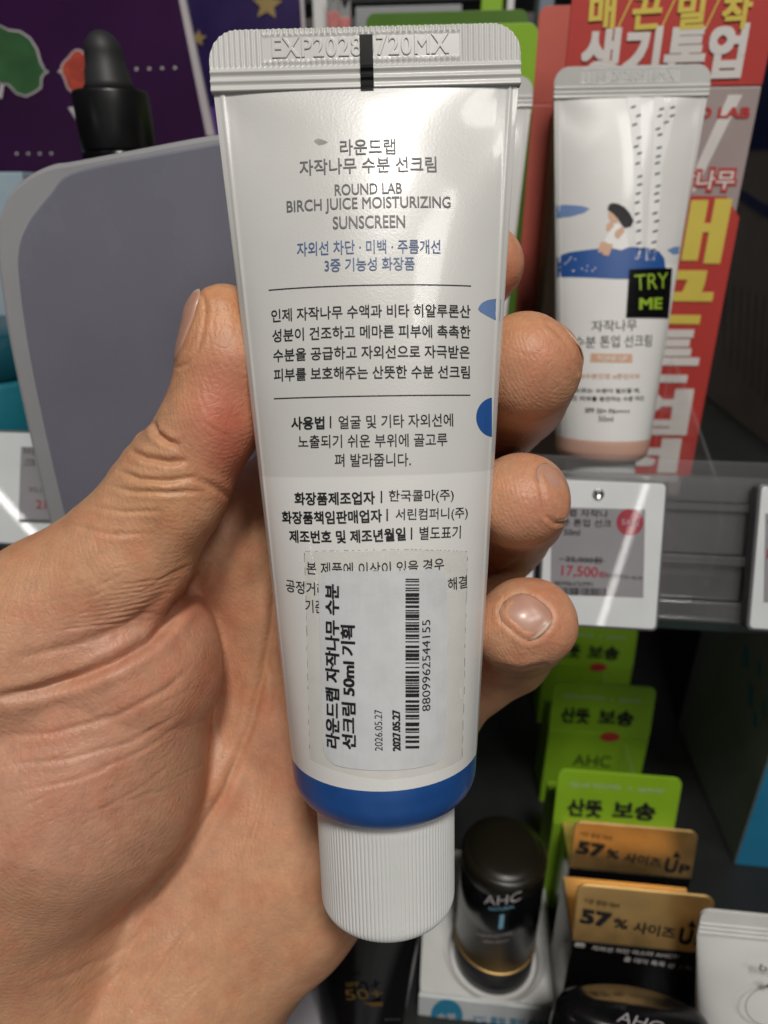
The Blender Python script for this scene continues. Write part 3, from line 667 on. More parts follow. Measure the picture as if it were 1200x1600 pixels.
# dark stick in front of the gold cartons
c = np.array([W(1010, 1560, y=112)[0], 112, H+ZL+.3])
fr = Frame(c, (1, -.05, -.16), (0, .1, 1))
r = thing('black_stick', 'glossy black oval stick in front of the gold cartons at the bottom edge', 'sun stick', c)
nu = 96; V = []; prof = [(21, 8, 0), (22, 9, 1), (22, 9.4, 44), (21.6, 9.2, 50), (20.5, 8.4, 54), (17, 6, 56.5), (.02, .02, 57)]
for a, b, y in prof:
    th = np.linspace(0, 2*math.pi, nu, endpoint=False); V.append(fr(a*np.cos(th), np.full(nu, y), b*np.sin(th)))
V = np.vstack(V); F = [(j*nu+i, j*nu+(i+1) % nu, (j+1)*nu+(i+1) % nu, (j+1)*nu+i) for j in range(len(prof)-1) for i in range(nu)]
obj('case', V, F, M['gblack'], r, True)
pb = Plane(fr(0, 20, 9.5), fr.Z); mb = MB(); pb.text(mb, 'AHC', (966, 1586), (1034, 1604), 24, 0, .3); mb.build('lettering', M['outline'], r)
# pale counter card behind the black tube, blue and white carton at the right
a = W(440, 1560, z=ZL+14)
MBo = MB().box((a[0]-70, a[1]-30, H+ZL+.2), (a[0]+16, a[1]+70, H+ZL+14)).build('plinth', M['lavgrey'], bev=1.2)
tag(MBo, 'low pale lavender plinth under the wrist, beside the black tube', 'plinth')
e = W(1147, 1351, z=ZL)
r = thing('lotion_carton', 'carton with blue front and pale side standing in shade at the right edge', 'carton', (e[0]+30, e[1]+42, H+ZL))
MB().box((e[0], e[1], H+ZL+.2), (e[0]+60, e[1]+84, H-120)).build('box', M['greycard'], r, bev=.6)
fq = Plane((0, e[1], 0), (0, -1, 0)); mb = MB()
mb.box((e[0]+.3, e[1]-.25, H+ZL+.6), (e[0]+59.7, e[1]-.02, H-121)); mb.build('blue_front', mat('deep_cyan_print', (.02, .20, .36), .4), r)
sp = Plane((e[0], 0, 0), (-1, 0, 0)); mb = MB()
for (x, y, w_, h_) in ((1163, 1005, 7, 34), (1170, 1065, 7, 36), (1184, 1030, 5, 22), (1178, 1110, 5, 22), (1192, 1090, 4, 26)): sp.poly(mb, [(x, y), (x+w_, y+8), (x+w_, y+h_+8), (x, y+h_)], .15)
mb.build('blue_print', M['cyan'], r)
# clear divider of the lower tray
x0 = W(1060, 1300, y=170)[0]
MBo = MB().box((x0, 105, H+ZL+.2), (x0+1.2, 330, H+ZL+40)).build('tray_divider', M['clear'], bev=.3); tag(MBo, 'clear plastic divider right of the gold cartons', 'divider')

# ------------------------------------------------------------------ right end of the upper shelf
r = thing('big_carton', 'tall beige carton with blue top and curved navy stripe at the right edge', 'carton', rel(185, 320, ZS))
XB = 148.
MB().box(rel(XB, 205, ZS+.3), rel(XB+75, 425, 120)).build('box', M['beige'], r, bev=.6)
sp = Plane((XB, 0, 0), (-1, 0, 0))
mb = MB(); sp.poly(mb, [(1150, 236), (1230, 232), (1230, 60), (1160, 60)], .15)
sp.poly(mb, [(1150, 292), (1172, 304), (1190, 316), (1225, 330), (1225, 350), (1190, 336), (1170, 322), (1150, 308)], .15); mb.build('navy_print', M['navy'], r)
mb = MB()
for k in range(7): sp.poly(mb, [(1130+k*11, 560+k*12), (1131.5+k*11, 560+k*12), (1136+k*12, 440+k*4), (1134.5+k*12, 440+k*4)], .15)
mb.build('fine_print', M['greyink'], r)
# clear divider
xd = W(1142, 744, y=176)[0]
dp = Plane((xd, 0, 0), (-1, 0, 0))
P = [(xd, 176, H-102), (xd, 176, H-82), (xd, 181, H-74), (xd, 236, H-52), (xd, 246, H-50), (xd, 246, H-102)]
mb = MB(); mb.prism(P, (1.2, 0, 0)); MBo = mb.build('shelf_divider', M['clear'], bev=.35); tag(MBo, 'clear acrylic divider with sloping edge right of the red carton', 'divider')

# ================================================================== LEFT SIDE
YP = 300.
pl = Plane((0, YP, 0), (0, -1, 0))
# purple board leaning on its support
r = thing('poster_board', 'glossy purple display board with leaf and rose stickers', 'display board', W(170, 260, y=YP))
mb = MB(); pts = [W(x, y, y=YP) for x, y in ((-140, -60), (274, -60), (330, 215), (333, 330), (-140, 330))]; mb.prism(pts, (0, 3, 0)); mb.build('board', M['purple'], r)
mb = MB(); pts = [W(x, y, y=YP)+np.array([0, -.3, 0]) for x, y in ((268, -60), (277, -60), (335, 212), (323, 212))]; mb.prism(pts, (0, 2, 0)); mb.build('white_edge', M['outline'], r)
def blob(cx, cy, r0, seed, sx=1, sy=1, n=44, amp=.06, lobes=7):
    rr = random.Random(seed); ph = rr.random()*6
    return [(cx+sx*r0*(1+amp*math.sin(lobes*a+ph))*math.cos(a), cy+sy*r0*(1+amp*math.sin(lobes*a+ph))*math.sin(a)) for a in np.linspace(0, 2*math.pi, n, endpoint=False)]
leafp = [(-30, 40), (0, 39), (14, 46), (32, 48), (48, 58), (60, 76), (66, 98), (74, 113), (67, 122), (66, 138), (55, 146), (42, 152), (26, 147), (14, 134), (-5, 128), (-30, 126)]
def grow(P, k):
    c = np.mean(P, 0); return [tuple(c+(np.array(p)-c)*(1+k/np.linalg.norm(np.array(p)-c))) for p in P]
mb = MB(); pl.poly(mb, leafp, .4); lf = mb.build('leaf_sticker', M['outline'], r)
mb = MB(); pl.poly(mb, grow(leafp, -3), .55); mb.build('leaf', M['leaf'], lf)
mb = MB(); pl.poly(mb, [(2, 128), (8, 129), (4, 154), (-3, 153)], .4); mb.build('stem_sticker', M['outline'], r); mb = MB(); pl.poly(mb, [(107, 168), (130, 166), (120, 188)], .4); mb.build('stem_sticker', M['outline'], r)
rosep = blob(124, 112, 31, 5, .88, 1.06, amp=.07, lobes=5)
mb = MB(); pl.poly(mb, rosep, .4); rs = mb.build('rose_sticker', M['outline'], r)
mb = MB(); pl.poly(mb, grow(rosep, -2.5), .55); mb.build('rose', M['rose'], rs)
mb = MB()
for i in range(60):                              # petal spiral
    a = i*.33; r0 = 3+i*.30; a1 = a+.33; r1 = r0+.30
    pl.poly(mb, [(130+r0*math.cos(a), 110+r0*math.sin(a)), (130+r1*math.cos(a1), 110+r1*math.sin(a1)), (130+(r1+1.6)*math.cos(a1), 110+(r1+1.6)*math.sin(a1)), (130+(r0+1.6)*math.cos(a), 110+(r0+1.6)*math.sin(a))], .65)
mb.build('rose_petal_lines', M['rosedk'], rs)
mb = MB()
for x in range(74, 280, 20): pl.poly(mb, ell(x, 112-.032*(x-94), 2.6, 2.6, 10), .4)
mb.build('dot_print', M['outline'], r); mb = MB()
for x in range(27, 90, 18): pl.poly(mb, ell(x, 240, 2.2, 2.2, 10), .4)
mb.build('dot_print', M['outline'], r)
# violet board with stars
YV = 345.
pv = Plane((0, YV, 0), (0, -1, 0))
r = thing('poster_board', 'dark violet board with gold stars left of the held tube seal', 'display board', W(400, 180, y=YV))
mb = MB(); mb.prism([W(x, y, y=YV) for x, y in ((240, -60), (466, -60), (482, 330), (240, 330))], (0, 3, 0)); mb.build('board', M['violet'], r)
def star(cx, cy, ro, rot=0): return [(cx+(ro if i % 2 == 0 else ro*.45)*math.cos(-math.pi/2+rot+i*math.pi/5), cy+(ro if i % 2 == 0 else ro*.45)*math.sin(-math.pi/2+rot+i*math.pi/5)) for i in range(10)]
for st_ in (star(418, 8, 25, .05), star(310, 60, 14, .1)): mb = MB(); pv.poly(mb, st_, .4); mb.build('gold_star', M['star'], r)
mb = MB(); pv.poly(mb, [(466, -60), (472, -60), (480, 100), (475, 100)], .4); mb.build('white_edge', M['outline'], r)
mb = MB(); pv.poly(mb, [(326, 168), (360, 166), (372, 230), (340, 230)], .4); mb.build('lilac_print', M['lilac'], r)
# things far back along the top
def farbox(name, label, cat, x0, x1, y0, y1, yp, m, dep=25, **k):
    a, b = W(x0, y1, y=yp), W(x1, y0, y=yp)
    zb = max(min(a[2], b[2]), H+ZS+.3); o = MB().box((a[0], yp, H+ZS+.3), (b[0], yp+dep, max(b[2], zb+1))).build(name, m, bev=.6); return tag(o, label, cat, **k)
farbox('white_carton', 'plain white carton between the violet board and the pink sachets', 'carton', 490, 514, -50, 60, 380, M['white'])
for i, (x, l) in enumerate(((520, 'pink striped foil sachet, left of its twin above the seal'), (538, 'pink striped foil sachet, right of its twin above the seal'))):
    a = W(x-9, 50, y=372); b = W(x+9, 4+i*9, y=372); xm = (a[0]+b[0])/2
    r = thing('foil_sachet', l, 'sachet', (xm, 374, H+ZS), 'pink foil sachets')
    MB().box((a[0], 372, H+ZS+.3), (b[0], 376, b[2]-3)).build('pouch', mat('pink_foil', (.45, .16, .15), .3, var=.4, vscale=200), r, bev=1)
    mb = MB(); mb.prism([(a[0], 373.4, b[2]-3), (b[0], 373.4, b[2]-3), (b[0], 373.4, b[2]+4), (xm, 373.4, b[2]), (a[0], 373.4, b[2]+6)], (0, 1, 0)); mb.build('foil_top', M['silver'], r)
farbox('grey_carton', 'wide pale grey carton far back behind the tube seal', 'carton', 556, 722, 6, 80, 400, M['greycard'])
farbox('lime_bottle_box', 'small lime box with white side far back above the green carton', 'carton', 750, 788, -30, 40, 395, M['green'])
farbox('white_carton', 'narrow white carton beside the small lime box far back', 'carton', 790, 806, -30, 40, 395, M['white'])
farbox('blue_grey_carton', 'blue grey carton far back left of the coral headers', 'carton', 838, 872, -60, 60, 360, mat('bluegrey_card', (.16, .21, .26), .5))
MBo = MB().box((-300, 400, W(700, 3, y=400)[2]), (300, 425, W(700, -26, y=400)[2])).build('shelf_rail', M['dark'], bev=1); tag(MBo, 'dark horizontal shelf rail along the top edge of the photo', 'shelf rail')
# dropper bottle
YD = 205.
ca = W(188, 235, y=YD); ax = (W(150, 60, y=YD)-W(188, 235, y=YD)); kk = (ca-CAMP)@fwd/FPX
r = thing('dropper_bottle', 'black dropper bottle rising behind the grey frosted stand', 'bottle', np.array([ca[0], YD, H+ZS]))
axv = np.array([-.03, 0, 1])
R = 56*kk
zb = ca[2]; b0 = np.array([ca[0], YD, zb])
top = np.linalg.norm(W(160, 142, y=YD)-W(188, 232, y=YD))
MB().lathe([(R*1.25, H+ZS-zb+.5), (R*1.3, H+ZS-zb+2), (R*1.3, -14), (R*1.0, -9), (R*.8, -6)], b0, (0, 0, 1), 64).build('glass_body', M['gblack'], r, smooth=True)
mb = MB().lathe([(R*.9, -6), (R*1.02, -4), (R*1.02, -1), (R*.97, -.5)], b0, axv, 64); mb.build('neck', M['gblack'], r, smooth=True)
prof = [(R*.98, -.4), (R, 0), (R, top-1), (R*.97, top-.2), (R*.6, top)]
mb = MB().lathe(prof, b0, axv, 96); mb.build('collar', M['black'], r, smooth=True)
hb = 62*kk
prof = [(R*.72, top), (R*.60, top+2), (R*.56, top+5), (R*.52, top+hb*.5), (R*.49, top+hb*.75)]
prof += [(R*.49*math.cos(a)+.02, top+hb*.75+R*.55*math.sin(a)) for a in np.linspace(.1, math.pi/2, 12)]
mb = MB().lathe(prof, b0, axv, 64); mb.build('rubber_bulb', mat('black_rubber', (.022, .022, .024), .55, bump=.1), r, smooth=True)
# frosted stand
YF = 150.
outl = [(30, 283), (52, 268), (82, 256), (110, 252), (200, 235), (300, 216), (365, 206), (470, 190), (470, 1000), (130, 1000), (80, 832), (18, 560), (-4, 420), (-6, 360), (4, 320), (14, 300)]
def spline(P, n=5):
    P = [np.array(p, float) for p in P]; out = []
    for i in range(len(P)):
        p0, p1, p2, p3 = P[i-1], P[i], P[(i+1) % len(P)], P[(i+2) % len(P)]
        if max(np.linalg.norm(p2-p1), np.linalg.norm(p1-p0), np.linalg.norm(p3-p2)) > 330: out.append(tuple(p1)); continue
        for k in range(n):
            t = k/n; out.append(tuple(.5*(2*p1+(p2-p0)*t+(2*p0-5*p1+4*p2-p3)*t*t+(3*p1-p0-3*p2+p3)*t**3)))
    return out
r = thing('tester_stand', 'large grey frosted plastic stand with rounded corner behind the thumb', 'display stand', W(240, 900, y=YF))
# inner panel and raised rim
inn = []
cc = np.array([330., 640.])
mb = MB(); mb.prism([W(x, y, y=YF)for x, y in spline(outl)], (0, 2.4, 0)); mb.build('rim', M['frostedge'], r, bev=1.0)
inp = [(80, 300), (95, 280), (118, 268), (160, 257), (250, 240), (365, 219), (470, 201), (470, 1000), (168, 1000), (108, 832), (52, 590), (30, 450), (28, 390), (42, 350), (60, 324)]
mb = MB(); mb.prism([W(x, y, y=YF-.9) for x, y in spline(inp)], (0, .88, 0)); mb.build('panel', M['frost'], r, bev=.8)
# teal bottle at the left edge
c = W(10, 600, y=205)
r = thing('teal_jar', 'teal jar with darker lid seam at the left edge above the tag', 'jar', np.array([c[0]-22, 225, H+ZS]))
cz = np.array([c[0]-22, 225, H+ZS+.3]); zt_ = W(10, 600, y=205)[2]
MB().lathe([(27, 0), (28, 1), (28, zt_-cz[2]-2), (26.5, zt_-cz[2])], cz, n=64).build('jar_body', M['teal'], r, smooth=True)
MB().lathe([(27, zt_-cz[2]+.2), (27.6, zt_-cz[2]+1), (27.6, zt_-cz[2]+14), (26, zt_-cz[2]+15)], cz, n=64).build('lid', mat('dark_teal', (.008, .07, .10), .3), r, smooth=True)
MBo = MB().box((W(-120, 560, y=240)[0], 262, H+ZS+.3), (W(40, 560, y=240)[0], 290, H+10)).build('pale_blue_carton', mat('ice_card', (.35, .45, .52), .5), bev=.6); tag(MBo, 'pale blue carton behind the teal jar at the left edge', 'carton')

# ================================================================== DISPLAY TUBES
Bt = w2(C(941, 680, 214)); Tt = w2(C(985, 151, 190))
up_ = Tt-Bt; frD = Frame(Bt, (1, .05, .035), up_)
frD.k = np.linalg.norm(up_)/(LB-3); frD.o = frD.o-frD.Y*3*frD.k
pearl = tube_paint('pearl_paint', (.66, .66, .645), (.74, .74, .73), 56.)
sealm = mat('seal_plastic', (.50, .50, .49), .34, coat=.1)
DT = build_tube(frD, 'white peach banded tube with printed birch picture and black TRY ME sticker', pearl, sealm, M['pink'], 'sunscreen tubes on display', "1188 20280518MX", mat('cap_grey', (.55, .56, .56), .4))
mb = MB(); reg = lambda pts, l=.06: frD.pxregion(mb, pts, l)
reg([(866, 402), (890, 394), (930, 389), (960, 386), (990, 386), (1010, 387), (1030, 393), (1038, 404), (1040, 420), (1020, 437), (960, 436), (867, 434)]); mb.build('pond_print', M['blueart'], DT)
mb = MB(); reg([(864, 322), (885, 320), (910, 322), (922, 326), (912, 333), (890, 339), (865, 342)]); mb.build('pale_pond_print', M['ltblue'], DT); mb = MB(); reg([(1042, 391), (1052, 386), (1066, 386), (1064, 397), (1052, 398)]); mb.build('pale_pond_print', M['ltblue'], DT)
mb = MB(); reg([(978, 148), (1000, 146), (1002, 250), (1004, 330), (1003, 404), (993, 405), (992, 330), (990, 240), (985, 190)]); reg([(1022, 146), (1038, 146), (1036, 240), (1030, 330), (1023, 406), (1009, 407), (1014, 320), (1020, 230)]); reg([(1050, 150), (1058, 162), (1036, 260), (1032, 230)], .065); mb.build('birch_trunks', mat('white_print', (.74, .74, .74), .4), DT)
mb = MB(); rr = random.Random(4)
for k in range(17):
    for xa, xb in ((986+k*.6, 1001), (1026-k*.5, 1036-k*.7)):
        x = rr.uniform(xa+2, xb-1); y = 152+k*15+rr.uniform(-4, 4); reg([(x-3.8, y+.8), (x+3.8, y-1.8), (x+3.8, y+1.4), (x-3.8, y+3.8)], .1)
for x, y in ((1051, 167), (1050, 180), (1041, 190)): reg([(x-3.8, y+.8), (x+3.8, y-1.8), (x+3.8, y+1.4), (x-3.8, y+3.8)], .1)
mb.build('bark_marks', M['ink'], DT)
mb = MB(); reg([(949, 328), (951, 320), (957, 317), (966, 318.5), (976, 324), (984, 333), (990, 345), (986, 354), (976, 356.5), (971, 351), (966, 343), (960, 336), (954, 331)], .14); mb.build('hair_print', M['ink'], DT)
mb = MB(); reg([(951, 327), (960, 335), (968, 344), (962, 349), (954, 346), (950, 338)], .1); reg([(948, 350), (955, 346), (960, 352), (952, 362), (947, 360)], .12); reg([(961, 362), (974, 352), (976, 362), (966, 374), (960, 370)], .12); reg([(938, 378), (948, 378), (945, 395), (934, 394)], .12); reg([(948, 380), (958, 382), (951, 400), (941, 398)], .13); mb.build('skin_print', M['skinprint'], DT)
mb = MB(); reg([(955, 350), (964, 350), (976, 354), (983, 386), (970, 391), (950, 386), (944, 377), (952, 362)], .09); mb.build('dress_print', mat('dress_white', (.78, .78, .78), .4), DT)
mb = MB()
for k in range(15):
    x, y = rr.uniform(872, 932), rr.uniform(402, 424); reg([(x-1.5, y), (x, y-1.5), (x+1.5, y), (x, y+1.5)], .1)
mb.build('water_dots', M['offwhite'], DT)
mb = MB(); frD.text(mb, '자작나무', (924, 510), (995, 508), 18, .005); frD.text(mb, '수분 톤업 선크림', (897, 535), (1018, 532), 19, .005)
frD.text(mb, '차오르는 수분이 필요할 때,', (886, 609), (1000, 610), 8, .02); frD.text(mb, '지친 피부를 충전하는 수분 라인', (882, 621), (1006, 622), 8, .02)
frD.text(mb, 'SPF 50+ PA++++', (914, 641), (984, 643), 8, .025); frD.text(mb, '50ml', (935, 654), (958, 655), 9, .01); mb.build('printed_text', M['ink'], DT)
mb = MB(); reg([(923, 552), (988, 553), (988, 567), (922, 566)]); tn = mb.build('peach_label', M['skinprint'], DT)
mb = MB(); frD.text(mb, 'TONE UP', (932, 559.5), (980, 560), 8, .02, .12); mb.build('label_text', M['offwhite'], tn)
mb = MB(); frD.text(mb, '#수분진정 #톤업피부', (906, 587), (1000, 588), 9, .02); mb.build('peach_text', M['skinprint'], DT)
mb = MB()
sp_ = [frD.find(*p) for p in ((983, 421), (1050, 419), (1044, 497), (978, 496))]
frD.region(mb, sp_, lift=.35); st = mb.build('tester_sticker', M['gblack'], DT)
mb = MB(); frD.text(mb, 'TRY', (991, 442), (1043, 438), 24, .0, .45); frD.text(mb, 'ME', (998, 475), (1034, 474), 18, .035, .45); mb.build('sticker_text', M['limetxt'], st)
# its neighbour, mostly hidden by the held tube
def copy_tree(o, parent=None):
    c = o.copy(); COL.objects.link(c)
    if parent: c.parent = parent
    for ch in list(o.children): copy_tree(ch, c)
    return c
DT2 = thing('sunscreen_tube', 'white tube almost hidden behind the held tube, before the green carton', 'tube', np.array(DT.location)/MM, 'sunscreen tubes on display')
for ch in list(DT.children):
    if ch.name.split('.')[0] in ('body', 'seal', 'shoulder', 'cap', 'pond_print', 'printed_text'): copy_tree(ch, DT2)
DT2.location = DT.location+Vector((-49, 1, -2))*MM

# ================================================================== HELD TUBE
ROT, TIP = math.radians(1.5), math.radians(7.0)
Yc = np.array([-math.sin(ROT), math.cos(ROT)*math.cos(TIP), -math.sin(TIP)])
o3 = C(600, 1160, 109.)
tovec = lambda v: v[0]*rgt+v[1]*upv+v[2]*fwd
frH = Frame(w2(o3), tovec(np.array([math.cos(ROT), math.sin(ROT), 0])), tovec(Yc)); frH.o = frH.o-3*frH.Y
ybound = frH.find(590, 744)[1]
paint = tube_paint('tube_paint', (.60, .60, .585), (.70, .70, .685), ybound)
seal2 = mat('seal_finish', (.56, .56, .545), .36, coat=.1)
HT = build_tube(frH, 'white sunscreen tube held in the hand, back text and barcode sticker showing', paint, seal2, M['blue'], None, 'EXP20280720MX', M['capwhite'])
g, i_, b_ = MB(), MB(), MB()
ft = frH.text
ft(g, '라운드랩', (531, 231), (618, 229), 25, .012); ft(g, '자작나무 수분 선크림', (468, 263), (682, 257), 25, .012)
ft(g, 'ROUND LAB', (523, 297), (628, 294), 17.5, .012); ft(g, 'BIRCH JUICE MOISTURIZING', (448, 326), (704, 319), 23.5, .012); ft(g, 'SUNSCREEN', (520, 348.5), (633, 346), 20, .012)
g.build('heading_text', M['greyink'], HT)
ft(b_, '자외선 차단 · 미백 · 주름개선', (464, 390), (688, 386), 22, .01); ft(b_, '3중 기능성 화장품', (507, 415), (648, 412), 21, .01); b_.build('blue_text', M['blueink'], HT)
for s, x0, x1, y0, y1, bo in (('인제 자작나무 수액과 비타 히알루론산', 424, 735, 494, 487, .006), ('성분이 건조하고 메마른 피부에 촉촉한', 425.5, 735, 525, 519, .006), ('수분을 공급하고 자외선으로 자극받은', 427, 734, 556, 550.5, .006), ('피부를 보호해주는 산뜻한 수분 선크림', 428, 734, 586.6, 581.7, .006),
                          ('사용법', 455, 507, 661.5, 660.5, .022), ('얼굴 및 기타 자외선에', 529, 708, 660, 656, .0), ('노출되기 쉬운 부위에 골고루', 466, 699, 690, 686.5, .0), ('펴 발라줍니다.', 523, 642, 719, 718, .0),
                          ('화장품제조업자', 460, 586, 779, 777.5, .022), ('한국콜마(주)', 607.5, 709, 776, 774, .0), ('화장품책임판매업자', 440.5, 597, 808, 805.5, .022), ('서린컴퍼니(주)', 618, 731, 805, 801.5, .0), ('제조번호 및 제조년월일', 452, 634, 837.5, 834, .022), ('별도표기', 655.5, 720, 833, 831, .0),
                          ('본 제품에 이상이 있을 경우', 479, 694, 887, 881, .0), ('공정거래위원회 고시 소비자분쟁해결', 447, 730, 914, 908, .0), ('기준에 의거 보상해 드립니다', 477, 690, 946, 940, .0)):
    ft(i_, s, (x0, y0), (x1, y1), 20.5, bo+.007)
for x, y in ((516.5, 660), (596, 777), (605, 805), (643, 834)): frH.quad(i_, (x, y-10), (x, y+9), 2.2, n=4)
frH.quad(i_, (420, 453.5), (736, 447), 1.6, n=40); frH.quad(i_, (428, 623), (735, 617.5), 1.6, n=40)
i_.build('body_text', M['ink'], HT)
mb = MB(); frH.pxregion(mb, [(747, 483), (748.5, 479), (751.5, 475), (756, 471.6), (762, 469), (768, 467.7), (775, 467), (783, 468), (781, 502), (774, 500), (768, 497.3), (762, 494), (756, 490.5), (750, 487)]); mb.build('pale_blue_leaf', M['ltblue'], HT)
mb = MB(); frH.pxregion(mb, [(772-28*math.cos(t), 652-31*math.sin(t)) for t in np.linspace(1.45, -1.45, 22)]); mb.build('blue_dot', M['blueart'], HT)
# colour mark across the seal
mb = MB(); a = frH.find(565, 137); xm = (a[0]+frH.find(583, 137)[0])/2
P = []; ys = np.linspace(LB-.5, LB+6.8, 60)
zz = np.where(ys < LB-.2, tub_z(np.full(60, xm), np.minimum(ys, LB-.2)), .45+.34*np.exp(-((ys-LB-1.05)/.30)**2)+.38*np.exp(-((ys-LB-2.3)/.30)**2)+.2*np.clip(1-(ys-LB)/.6, 0, 1)+.14)
zz[ys < LB-.2] = np.maximum(zz[ys < LB-.2], .75); zz += .14
V = np.vstack([frH(np.full(60, xm-.95), ys, zz), frH(np.full(60, xm+.95), ys, zz)]); mb.add(V, [(k, k+60, k+61, k+1) for k in range(59)]); mb.build('colour_mark', mat('mark_ink', (.006, .006, .007), .65, .25), HT)
mb = MB(); frH.pxregion(mb, [(490, 220), (497, 216), (506, 219), (513, 222), (506, 226), (498, 227), (493, 224)], .04); mb.build('grime_mark', M['grime'], HT)
# old adhesive and the barcode sticker
q = [frH.find(*p) for p in ((476, 861), (640, 858), (731, 861), (722, 1186), (600, 1218), (484, 1186))]
mb = MB(); frH.region(mb, q, lift=.03); mb.build('adhesive_residue', M['residue'], HT)
mb = MB(); rr = random.Random(8)
for a, b in (((476, 861), (484, 1186)), ((731, 861), (722, 1186)), ((476, 861), (640, 858)), ((640, 858), (731, 861))):
    for k in range(14):
        t0 = k/14+rr.uniform(0, .03); t1 = t0+rr.uniform(.015, .05)
        p = lambda t: (a[0]+(b[0]-a[0])*t+rr.uniform(-.6, .6), a[1]+(b[1]-a[1])*t+rr.uniform(-.6, .6))
        frH.quad(mb, p(t0), p(t1), rr.uniform(.7, 1.6), .05, 3)
mb.build('adhesive_edge', M['grime'], HT)
c0, c1, c2, c3 = [frH.find(*p) for p in ((506, 1190), (697, 1187), (699, 886), (497, 890))]
ww, hh = np.linalg.norm(c1-c0), np.linalg.norm(c3-c0)
pts = []
for u, v in rrect(1, 1, .0001, 1): pass
for u, v in rrect(ww, hh, 2.2, 6):
    s_, t_ = u/ww, v/hh; pts.append(c0*(1-s_)*(1-t_)+c1*s_*(1-t_)+c2*s_*t_+c3*(1-s_)*t_)
mb = MB(); frH.region(mb, pts, lift=.16); ST = mb.build('barcode_sticker', M['sticker'], HT)
so = ST.modifiers.new('solid', 'SOLIDIFY'); so.thickness = .00013; so.offset = -1
mb = MB(); L2 = .22
ft(mb, '라운드랩 자작나무 수분', (520, 1167), (519, 912), 23, .03, L2); ft(mb, '선크림 50ml 기획', (545.5, 1169), (543.5, 976), 23, .03, L2)
ft(mb, '2026.05.27', (592, 1172), (591, 1108), 12, 0, L2); ft(mb, '2027.05.27', (620, 1172), (619, 1108), 12.5, .035, L2); ft(mb, '8809962544155', (666, 1110), (666, 968), 13, 0, L2)
for a, b in barcode_bars(46, 11):
    frH.quad(mb, (633.5, 1168-a*266-(b-a)*133), (655, 1168-a*266-(b-a)*133), max(1.4, (b-a)*266), L2, 6)
mb.build('sticker_text', M['ink'], ST)

# ================================================================== THE HAND
def seg(a, b, k): return (C(*a[:3]), C(*b[:3]), a[3]*a[2]/FPX, b[3]*b[2]/FPX, k)
PR = []
def chain(pts, k):
    for a, b in zip(pts, pts[1:]): PR.append(seg(a, b, k))
# palm, wrist and forearm
chain([(560, 1000, 152, 128), (430, 1320, 143, 128), (250, 1560, 138, 165), (130, 2000, 134, 225), (90, 2500, 130, 240)], 9)
chain([(655, 1088, 147, 104), (460, 1398, 142, 104), (305, 1560, 140, 120)], 8)
chain([(420, 1080, 150, 120), (580, 880, 156, 110)], 8)
chain([(330, 1200, 143, 120), (240, 1400, 141, 140)], 8)
# fingers
chain([(520, 800, 150, 92), (690, 490, 150, 70), (755, 412, 128, 62)], 2.5)
chain([(590, 880, 152, 95), (757, 655, 150, 84), (800, 612, 130, 84), (820, 576, 109.8, 86)], 2.2)
chain([(640, 970, 152, 92), (782, 822, 150, 78), (805, 792, 130, 77), (813, 784, 110.3, 77)], 2.0)
chain([(655, 1075, 150, 90), (790, 1012, 144, 73), (815, 984, 130, 72), (823, 974, 111.5, 71), (803, 982, 110.5, 66)], 2.0)
# web of the thumb
chain([(300, 950, 146, 70), (490, 900, 164, 90)], 6)
chain([(260, 900, 130, 70), (350, 845, 134, 82), (500, 770, 148, 105)], 5)
chain([(350, 845, 134, 82), (420, 950, 142, 95), (430, 1100, 145, 110)], 7)
# thumb
chain([(190, 880, 114, 104), (40, 1015, 114, 150)], 6)
chain([(350, 506, 107.5, 62), (351, 565, 107.5, 68), (333, 655, 108.5, 73), (270, 765, 110.5, 84), (190, 880, 113, 102)], 4)
# ball of the thumb
chain([(188, 1045, 121, 158), (112, 1205, 123, 203), (10, 1335, 125, 195), (60, 1500, 132, 170)], 3.5)
# loose skin folds over the thumb joint
for (x, y, r, d) in ((226, 690, 16, 108.5), (212, 714, 18, 109), (196, 741, 17, 110)): PR.append(seg((x, y, d, r), (x+34, y+10, d-3, r), 2.2))
PRA = PR
def sdf(P):
    d = None
    for a, b, ra, rb, k in PRA:
        ab = b-a; t = np.clip(((P-a)@ab)/(ab@ab), 0, 1)
        e = np.linalg.norm(P-a-t[:, None]*ab, axis=1)-(ra+(rb-ra)*t)
        if d is None: d = e
        else:
            h = np.maximum(k-np.abs(d-e), 0)/k; d = np.minimum(d, e)-h*h*h*k/6
    return d
def grad(P, h=.15):
    G = np.empty_like(P)
    for i in range(3):
        e = np.zeros(3); e[i] = h; G[:, i] = (sdf(P+e)-sdf(P-e))/(2*h)
    return G
def project(P, it=4):
    for _ in range(it):
        G = grad(P); P = P-(sdf(P)/np.maximum((G*G).sum(1), .2))[:, None]*G
    return P
step = 1.0
lo_ = np.array([-95., -215., 96.]); hi_ = np.array([48., 56., 175.])
nn_ = ((hi_-lo_)/step).astype(int)+1
gx, gy, gz = [lo_[i]+step*np.arange(nn_[i]) for i in range(3)]
Vg = np.empty(nn_, np.float32)
for i in range(nn_[0]):
    Yg, Zg = np.meshgrid(gy, gz, indexing='ij'); Vg[i] = sdf(np.stack([np.full(Yg.size, gx[i]), Yg.ravel(), Zg.ravel()], 1)).reshape(Yg.shape)
for ax_ in range(3):                              # keep the surface closed inside the grid
    sl = [slice(None)]*3
    for e_ in (0, -1): sl[ax_] = e_; Vg[tuple(sl)] = np.maximum(Vg[tuple(sl)], .5)
ins = Vg < 0
cnt = sum(ins[i:nn_[0]-1+i, j:nn_[1]-1+j, k:nn_[2]-1+k].astype(np.int8) for i in (0, 1) for j in (0, 1) for k in (0, 1))
